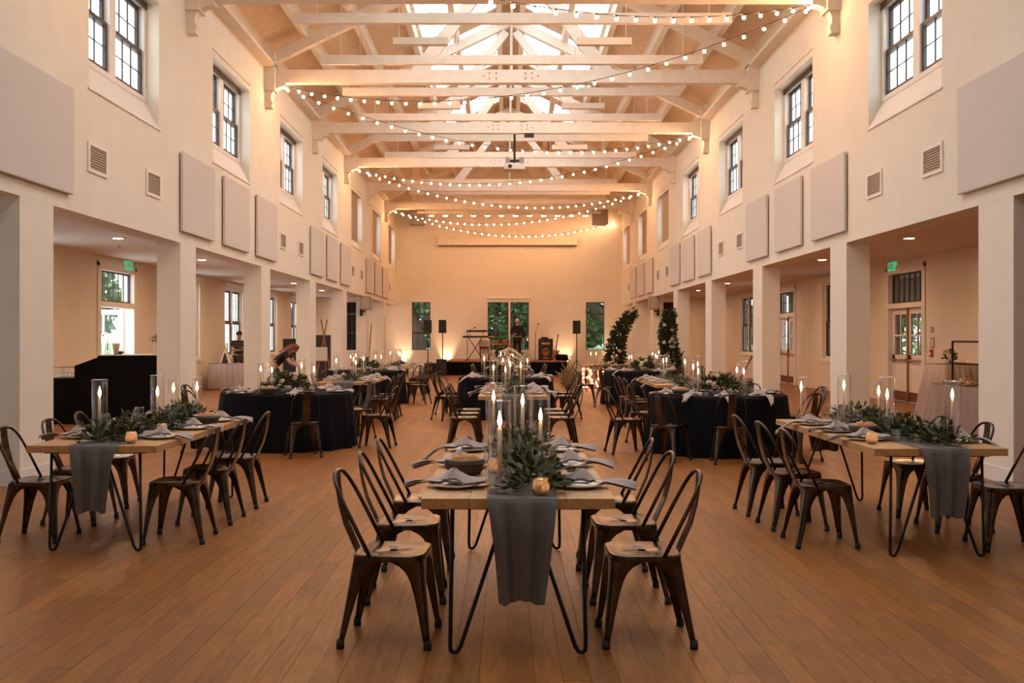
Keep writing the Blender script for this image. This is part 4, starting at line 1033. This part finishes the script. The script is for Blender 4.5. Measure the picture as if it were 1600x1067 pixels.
MB().bevbox(-.3, .3, -.2, .2, 0, .9, .02).build('cabinet', 'black_plastic', t); MB().bevbox(-.2, .1, -.15, .15, .9, .97, .01).build('head_unit', 'black_plastic', t)
MB().lathe([(.16, 0), (.15, .01), (.06, -.03), (.05, -.01), (.001, 0)], 22).build('speaker_cone', 'copper_drum', t, True, (0, -.205, .34)).rotation_euler = (PI/2, 0, 0)
MB().box(-.17, .17, -.215, -.2, .66, .74).build('control_strip', 'brass', t); MB().box(-.1, .1, -.212, -.2, .08, .12).build('badge', 'brass', t)
t = thing('electric_guitar', 'electric guitar leaning on a stand by the amplifier', 'guitar', ((868-VX)*41.4/FPX, 41.4, SH))
MB().prism([(-.13, .08), (.1, .05), (.17, .16), (.13, .28), (.18, .42), (.08, .40), (.0, .38), (-.1, .46), (-.14, .38), (-.08, .27), (-.15, .18)], 'y', -.02, .02).build('body', 'mid_wood', t); MB().prism([(-.02, .36), (.03, .36), (.11, .95), (.075, .955)], 'y', -.015, .015).build('neck', 'mid_wood', t); MB().prism([(.07, .95), (.115, .945), (.135, 1.08), (.085, 1.09)], 'y', -.015, .015).build('headstock', 'dark_wood', t)
MB().tube([(-.15, -.1, .006), (0, .03, .2), (.15, -.1, .006)], .012, 6).build('stand', 'black_steel', t)
t = thing('gig_bag', 'black padded gig bag lying at the right edge of the stage', 'bag', ((873-VX)*41.2/FPX+.12, 41.05, SH)); MB().bevbox(-.27, .27, -.14, .14, 0, .26, .07).build('body', 'black_cloth', t, True); MB().tube([(-.1, -.02, .25), (-.05, 0, .31), (.05, 0, .31), (.1, -.02, .25)], .012, 6).build('handle', 'black_plastic', t)
def uplight(label, x, y):
    t = thing('floor_uplight', label, 'uplight', (x, y, 0), 0, 'warm uplights along the end wall')
    MB().lathe([(.06, 0), (.07, .02), (.06, .14), (.055, .14), (.05, .06), (.001, .06)], 14).build('housing', 'black_plastic', t, True); MB().lathe([(.05, .10), (.05, .104)], 14).build('lens', 'stage_glow', t)
    l = bpy.data.lights.new('uplight_lamp', 'SPOT'); l.energy = UPL; l.color = (1, .62, .34); l.spot_size = 1.1; l.spot_blend = .8; l.shadow_soft_size = .05
    o = bpy.data.objects.new('uplight_lamp', l); COL.objects.link(o); o.parent = t; o.location = (0, 0, .17); o.rotation_euler = (PI-.25, 0, 0)
for n, x in enumerate((-4.62, -2.72, 2.62, 4.7)): uplight(f'small floor uplight glowing on the end wall, {ORD[n]} from the left', x, 44.75)

# ------------------------------------------------------------------ aisles
t = thing('bar_counter', 'black draped bar counter behind the front left table', 'bar', (0, 0, 0))
MB().prism([(-7.6, 0), (-6.92, 0), (-6.92, 1.21), (-7.19, 1.21), (-7.19, 1.18), (-7.6, 1.03)], 'y', 17.5, 18.3).build('front', 'black_cloth', t)
MB().prism([(-6.92, 17.5), (-6.0, 17.85), (-6.0, 18.5), (-6.92, 18.3)], 'z', 0, 1.21).build('side_section', 'black_cloth', t)
MB().prism([(-7.22, 17.47), (-6.9, 17.46), (-5.97, 17.82), (-5.97, 18.53), (-7.22, 18.33)], 'z', 1.21, 1.225).build('top', 'tile_white', t)
MB().box(-8.3, -7.6, 17.55, 18.3, 0, .80).build('low_table', 'black_cloth', t)
t = thing('glass_rack', 'wire rack of upturned glasses on the low end of the bar', 'glass rack', (-7.83, 17.8, .80)); mb = MB()
for k in range(7):
    for z in (.02, .1, .2): mb.tube([(-.2, -.2+.066*k, z), (.2, -.2+.066*k, z)], .004, 5)
for x in (-.2, .2):
    for y in (-.2, .2): mb.tube([(x, y, 0), (x, y, .21)], .006, 5)
mb.build('frame', 'silver', t)
for i in range(5):
    for j in range(3): MB().lathe([(.03, 0), (.034, .09), (.032, .09), (.028, .01)], 10, (-.16+.08*i, -.13+.13*j, .02)).build('tumbler', 'clear_glass', t, True)
t = thing('paper_cone_vase', 'tan paper cone vase on the bar', 'vase', (at(181.5, 550, 17.8).x, 17.8, 1.225)); MB().lathe([(.035, 0), (.07, .2), (.066, .2), (.001, .02)], 14).build('cone', 'tan_paper', t, True)
MB().lathe([(.04, 0), (.04, .012), (.001, .014)], 14).build('base', 'black_plastic', t)
t = thing('small_pot', 'small dark pot beside the paper cone on the bar', 'pot', (at(188, 550, 17.9).x, 17.9, 1.225)); MB().lathe([(.03, 0), (.05, .03), (.035, .055), (.05, .06), (.001, .05)], 12).build('body', 'black_plastic', t, True); MB().tube([(.045, 0, .02), (.07, 0, .035), (.045, 0, .05)], .006, 6).build('handle', 'black_plastic', t)
t = thing('bud_vase', 'white bud vase with greenery at the pillar end of the bar', 'vase', (at(243, 550, 18).x, 18, 1.225)); MB().lathe([(.03, 0), (.04, .08), (.02, .18), (.025, .2), (.001, .19)], 12).build('vase_body', 'ceramic', t, True)
p_ = RNG.normal(size=(60, 3))*.05+np.array([0, 0, .29]); leaves(p_, RNG.normal(size=(60, 3)), .05).build('foliage', 'leaf', t)['kind'] = 'stuff'; MB().tube([(0, 0, .18), (.01, 0, .3)], .004, 5).build('stem', 'stem', t)
vase_candle('bar', 0, at(168, 550, 17.9).x, 17.9, 1.226, True)
def draped(label, x0, x1, y0, y1, h, mat, name='draped_table', flare=.05):
    """rectangular table with a cloth falling in soft folds"""
    t = thing(name, label, 'table', ((x0+x1)/2, (y0+y1)/2, 0)); hx, hy = (x1-x0)/2, (y1-y0)/2
    MB().box(-hx+.02, hx-.02, -hy+.02, hy-.02, h-.04, h-.006).build('tabletop', 'oak', t)
    for sx in (-1, 1):
        for sy in (-1, 1): MB().tube([(sx*(hx-.08), sy*(hy-.08), 0), (sx*(hx-.08), sy*(hy-.08), h-.04)], .02, 6).build('leg', 'black_steel', t)
    per = []; m = 26
    for k in range(m): per.append((-hx+2*hx*k/m, -hy, 0, -1))
    for k in range(m): per.append((hx, -hy+2*hy*k/m, 1, 0))
    for k in range(m): per.append((hx-2*hx*k/m, hy, 0, 1))
    for k in range(m): per.append((-hx, hy-2*hy*k/m, -1, 0))
    mb = MB(); n = len(per)
    for (z, f) in ((h, 0), (h-.02, .1), (h*.55, .55), (.02, 1)):
        for i, (x, y, nx, ny) in enumerate(per):
            d = f*(flare+(.03+flare*.12)*math.sin(i*1.9)+.015*math.sin(i*.7)); mb.v.append((x+nx*d, y+ny*d, z))
    mb.f.append(tuple(range(n)))
    for i in range(3): mb.f += [(i*n+j, i*n+(j+1) % n, (i+1)*n+(j+1) % n, (i+1)*n+j) for j in range(n)]
    mb.build('cloth', mat, t, True); return t
draped('grey linen dessert table in the right aisle', 7.2, 8.05, 14.2, 16.85, .76, 'mauve_linen')
draped('taller grey draped table behind the dessert table', 7.78, 8.55, 17.7, 18.5, 1.05, 'mauve_linen', flare=.22)
draped('pale grey draped gift table in the left aisle', -8.75, -7.5, 29.2, 29.95, .77, 'mauve_linen')
t = thing('pipe_frame', 'black pipe display frame standing on the dessert table', 'display frame', (7.45, 15.8, .761))
for y in (-.85, .85): MB().tube([(0, y, .0), (0, y, .71)], .018, 8).build('post', 'black_steel', t); MB().lathe([(.06, 0), (.06, .012), (.001, .014)], 12, (0, y, 0)).build('foot', 'black_steel', t)
for z in (.70, .34): MB().tube([(0, -.85, z), (0, .85, z)], .016, 8).build('rail', 'black_steel', t)
for k, (x, y) in enumerate(((7.3, 16.45), (7.4, 16.1), (7.35, 15.75), (7.45, 15.4))):
    t = thing('dessert_tray', f'tray of small desserts, {ORD[k]} from the far end of the dessert table', 'dessert tray', (x, y, .761)); MB().lathe([(.05, 0), (.05, .03*(k % 2)+.01), (.13, .04*(k % 2)+.015), (.13, .04*(k % 2)+.025), (.001, .04*(k % 2)+.02)], 18).build('tray', ['brass', 'ceramic'][k % 2], t, True)
    for j in range(7): MB().ball((.08*math.cos(j*.9), .08*math.sin(j*.9), .04*(k % 2)+.045), .025, 8, 5).build('treat', ['bread', 'paper', 'mid_wood'][j % 3], t, True)
for k, (x, y, w_) in enumerate(((7.32, 15.15, .16), (7.78, 15.55, .18))):
    t = thing('white_cake', f'{["small", "larger"][k]} square white cake on the dessert table', 'cake', (x, y, .761)); MB().bevbox(-w_/2, w_/2, -w_/2, w_/2, .01, .12, .012).build('cake_body', 'paper', t); MB().box(-w_/2-.02, w_/2+.02, -w_/2-.02, w_/2+.02, 0, .01).build('board', 'ceramic', t)
centrepiece('small flower posy on the taller draped table', 7.98, 17.95, 1.051, .12, .16, 90, 4, ('petal', 'petal_pink'), True, 70)
votives.put('glowing votive on the taller draped table', (8.25, 17.9, 1.051))
t = thing('tent_sign', 'wooden A-frame tent sign with black opening on the gift table', 'sign', (-8.35, 29.5, .772))
for s in (-1, 1): MB().tube([(s*.22, -.02, .0), (-s*.03, -.02, .60)], .012, 6).build('stick', 'oak', t)
MB().prism([(-.18, 0), (.18, 0), (0, .47)], 'y', 0, .02).build('panel', 'cream_cloth', t); MB().prism([(-.10, .0), (.10, 0), (.02, .30), (-.02, .30)], 'y', -.006, 0).build('opening', 'black_plastic', t)
def cabinet(label, x, y, w_, h):
    t = thing('equipment_rack', label, 'cabinet', (x, y, 0)); MB().bevbox(-w_/2, w_/2, -.25, .25, 0, h, .015).build('body', 'black_plastic', t)
    for k in range(5): MB().box(-w_/2+.03, w_/2-.03, -.262, -.25, .06+h*.19*k, .03+h*.19*(k+.75)).build('drawer', 'rubber', t)
cabinet('tall black equipment rack behind the third left pillar', at(457, 528, 27.2).x, 27.2, .42, 1.5); cabinet('black cabinet behind the wooden easel in the left aisle', at(503, 528, 34.2).x, 34.2, .6, 1.62)
t = thing('wooden_easel', 'dark wooden easel holding a pale welcome board', 'easel', (at(506, 528, 32.6).x, 32.6, 0))
for (a, b) in (((-.28, 0, 0), (.10, .05, 2.12)), ((.28, 0, 0), (-.10, .05, 2.12)), ((0, .5, 0), (0, .08, 1.7))): MB().tube([a, b], .022, 6).build('leg', 'mid_wood', t)
MB().box(-.35, .35, -.05, -.02, .74, .78).build('ledge', 'mid_wood', t); MB().box(-.30, .12, -.045, -.03, .78, 1.22).build('board', 'paper', t)
for n, (px0, py0, px1, py1, Y, lb) in enumerate(((580.5, 505, 577, 551, 39.5, 'thin wooden pole leaning by the far left pillars'), (1175, 556, 1157, 592, 24.0, 'thin dark pole leaning behind the right round table'))):
    a, b = at(px0, py0, Y), at(px1, py1, Y); d = (b-a).normalized(); e = b+d*((b.z)/(-d.z)); t = thing('leaning_pole', lb, 'pole', (e.x, e.y, 0)); MB().tube([(0, 0, .0), tuple((a-e)*.98), tuple(a-e)], [.028, .024, .02], 8).build('shaft', 'mid_wood' if n == 0 else 'dark_wood', t); MB().ball((0, 0, .02), .03, 8, 6).build('tip', 'rubber', t)
t = thing('floor_bin', 'small black bin behind the second right pillar', 'bin', (at(1172, 528, 24.6).x, 24.6, 0)); MB().lathe([(.13, 0), (.17, .42), (.16, .42), (.12, .01), (.001, .01)], 16).build('body', 'black_plastic', t, True); MB().lathe([(.165, .41), (.18, .41), (.18, .44), (.165, .44), (.165, .41)], 16).build('rim', 'black_steel', t)

# ------------------------------------------------------------------ people
def skin_mesh(name, verts, edges, radii, mat, parent, sub=2):
    me = bpy.data.meshes.new(name); bm = bmesh.new(); lay = bm.verts.layers.skin.verify(); vs = [bm.verts.new(v) for v in verts]
    for a, b in edges: bm.edges.new((vs[a], vs[b]))
    for i, v in enumerate(vs): r = radii[i]; v[lay].radius = r if isinstance(r, tuple) else (r, r); v[lay].use_root = i == 0
    bm.to_mesh(me); bm.free(); me.materials.append(MAT[mat]); o = link(name, me, parent)
    m = o.modifiers.new('skin', 'SKIN'); m.use_smooth_shade = True; m = o.modifiers.new('sub', 'SUBSURF'); m.levels = sub; m.render_levels = sub; return o
def person(label, loc, rz, J, top, bottom, hair, hair_r, long_hair=False, sleeve=True, skirt=False):
    """J: joints pelvis, chest, neck, head, and per side shoulder, elbow, wrist, hip, knee, ankle"""
    t = thing('person', label, 'person', loc, rz); V = []; E = []; R = []
    def add(p, r, par=None):
        V.append(Vector(p)); R.append(r)
        if par is not None: E.append((par, len(V)-1))
        return len(V)-1
    pel = add(J['pelvis'], (.145, .105)); wa = add((Vector(J['pelvis'])+Vector(J['chest']))/2, (.125, .095), pel); ch = add(J['chest'], (.155, .11), wa); nk = add(J['neck'], .052, ch)
    hd = Vector(J['head']); up = (hd-Vector(J['neck'])).normalized(); ax = up.orthogonal()
    fw = Vector(J['face']).normalized()
    j1 = add(hd-up*.055+fw*.015, (.064, .070), nk); j2 = add(hd+up*.02, (.076, .088), j1); add(hd+up*.085-fw*.01, (.062, .07), j2)
    for s, S in ((-1, 'L'), (1, 'R')):
        sh = add(J['sh'+S], .056, ch); el = add(J['el'+S], .042, sh); wr = add(J['wr'+S], .029, el)
        d = (V[wr]-V[el]).normalized(); q = d.cross(Vector((0, 0, 1))); q = q.normalized() if q.length > .1 else Vector((0, 1, 0)); pal = add(V[wr]+d*.06, (.036, .02), wr)
        for k, (o_, ln) in enumerate(((-.027, .065), (-.009, .078), (.009, .072), (.027, .055))): f1 = add(V[pal]+d*.035+q*o_, .0095, pal); add(V[f1]+d*ln*.6+Vector((0, 0, -.012)), .008, f1)
        th = add(V[wr]+d*.035+q*(-.042), .011, wr); add(V[th]+d*.03+q*(-.012), .009, th)
        hp = add(J['hip'+S], .088, pel); kn = add(J['kn'+S], .058, hp); an = add(J['an'+S], .040, kn); he = add(V[an]+Vector((0, 0, -.055))+fw*.02, .036, an); add(V[he]+Vector((fw.x, fw.y, 0)).normalized()*.13, .03, he)
    skin_mesh('body', V, E, R, 'skin', t)
    # clothing follows the same bones, a little larger
    v = [J['pelvis'], (Vector(J['pelvis'])+Vector(J['chest']))/2, J['chest'], Vector(J['chest']).lerp(Vector(J['neck']), .75)]; e = [(0, 1), (1, 2), (2, 3)]; r = [(.168, .13), (.150, .118), (.182, .132), (.075, .07)]
    for S in 'LR':
        i = len(v); v += [J['sh'+S], J['el'+S]]; e += [(2, i), (i, i+1)]; r += [.076, .058]
        if sleeve: v.append(Vector(J['el'+S]).lerp(Vector(J['wr'+S]), .9)); e.append((i+1, i+2)); r.append(.044)
        else: v[-1] = Vector(J['sh'+S]).lerp(Vector(J['el'+S]), .6)
    skin_mesh('jacket' if sleeve else 'shirt', v, e, r, top, t)
    if skirt:
        p = Vector(J['pelvis']); c = (Vector(J['anL'])+Vector(J['anR']))/2
        skin_mesh('skirt', [p, p.lerp(c, .4), p.lerp(c, .93)], [(0, 1), (1, 2)], [(.185, .15), (.23, .2), (.25, .22)], bottom, t)
    else:
        v = [Vector(J['pelvis'])]; e = []; r = [(.165, .13)]
        for S in 'LR': i = len(v); v += [J['hip'+S], J['kn'+S], Vector(J['kn'+S]).lerp(Vector(J['an'+S]), .95)]; e += [(0, i), (i, i+1), (i+1, i+2)]; r += [.105, .078, .066]
        skin_mesh('trousers', v, e, r, bottom, t)
        for S in 'LR': a = Vector(J['an'+S]); MB().ball(tuple(a+Vector((fw.x, fw.y, 0)).normalized()*.06+Vector((0, 0, -.055))), .06, 10, 6, 1, 1.9 if abs(fw.y) > .5 else 1, .75).build('shoe', 'black_plastic', t, True)
    # hair, eyes, nose, mouth, ears
    sd = up.cross(fw).normalized(); M = Matrix((sd, fw, up)).transposed()
    def hm(mb): mb.v = [tuple(hd+M @ Vector(p)) for p in mb.v]; return mb
    hb = MB()
    hb.grid(lambda u, w_: (.094*hair_r*math.sin(PI*.56*w_)*math.cos(2*PI*u), -.018+.108*hair_r*math.sin(PI*.56*w_)*math.sin(2*PI*u)*(1 if math.sin(2*PI*u) < 0 else .80), .03+.10*hair_r*math.cos(PI*.56*w_)), 20, 8)
    if long_hair: hb.grid(lambda u, w_: (.10*math.cos(PI+PI*u)*(1-.1*w_), -.02+.105*math.sin(PI+PI*u)*(1-.2*w_)+.02*math.sin(9*u), .04-.34*w_), 12, 6)
    hm(hb).build('hair', hair, t, True)
    for s in (-1, 1): hm(MB().ball((s*.03, .088, .015), .010, 8, 6)).build('eye', 'black_plastic', t, True); hm(MB().ball((s*.082, .0, .005), .022, 8, 6, .4, .8, 1.3)).build('ear', 'skin', t, True)
    hm(MB().ball((0, .098, -.012), .014, 8, 6, .8, 1, 1.5)).build('nose', 'skin', t, True); hm(MB().ball((0, .084, -.05), .016, 8, 5, 1.3, .5, .35)).build('mouth', 'petal_pink', t, True)
    return t
def stand(h, arms, face=(0, -1, -.35), lean=0.0):
    k = h/1.75; J = {'pelvis': (0, 0, .95*k), 'chest': (0, -lean*.6, 1.28*k), 'neck': (0, -lean, 1.50*k), 'head': (0, -lean-.03, 1.62*k), 'face': face}
    for s, S in ((-1, 'L'), (1, 'R')): J.update({'sh'+S: (s*.19*k, -lean*.9, 1.40*k), 'hip'+S: (s*.095*k, 0, .90*k), 'kn'+S: (s*.10*k, -.01, .50*k), 'an'+S: (s*.105*k, .01, .09*k)})
    J.update(arms); return J
person('grey-haired person in a black suit standing on the stage looking down', ((808-VX)*42.1/FPX, 42.1, SH), 0, stand(1.74, {'elL': (-.27, -.02, 1.14), 'wrL': (-.10, -.24, 1.10), 'elR': (.26, .02, 1.13), 'wrR': (.27, -.06, .88)}), 'suit', 'suit', 'hair_grey', 1.0)
person('dark-haired person in a grey t-shirt standing behind the gift table', (-8.42, 31.3, 0), .5, stand(1.74, {'elL': (-.25, -.02, 1.13), 'wrL': (-.02, -.25, 1.14), 'elR': (.25, -.02, 1.13), 'wrR': (.06, -.27, 1.20)}, (0, -1, 0)), 'tee', 'tee', 'hair_dark', 1.05, sleeve=False)
J = {'pelvis': (0, 0, .88), 'chest': (0, -.22, 1.12), 'neck': (0, -.38, 1.22), 'head': (0, -.47, 1.27), 'face': (0, -.75, -.65)}
for s, S in ((-1, 'L'), (1, 'R')): J.update({'sh'+S: (s*.17, -.31, 1.16), 'el'+S: (s*.2, -.42, .94), 'wr'+S: (s*.12, -.60, .86), 'hip'+S: (s*.09, .02, .84), 'kn'+S: (s*.1, -.03, .47), 'an'+S: (s*.1, .02, .09)})
person('red-haired person in a dark skirt bending forward behind the third left pillar', (at(428, 528, 23.4).x, 23.4, 0), PI/2, J, 'suit', 'suit', 'hair_red', 1.08, True, False, True)
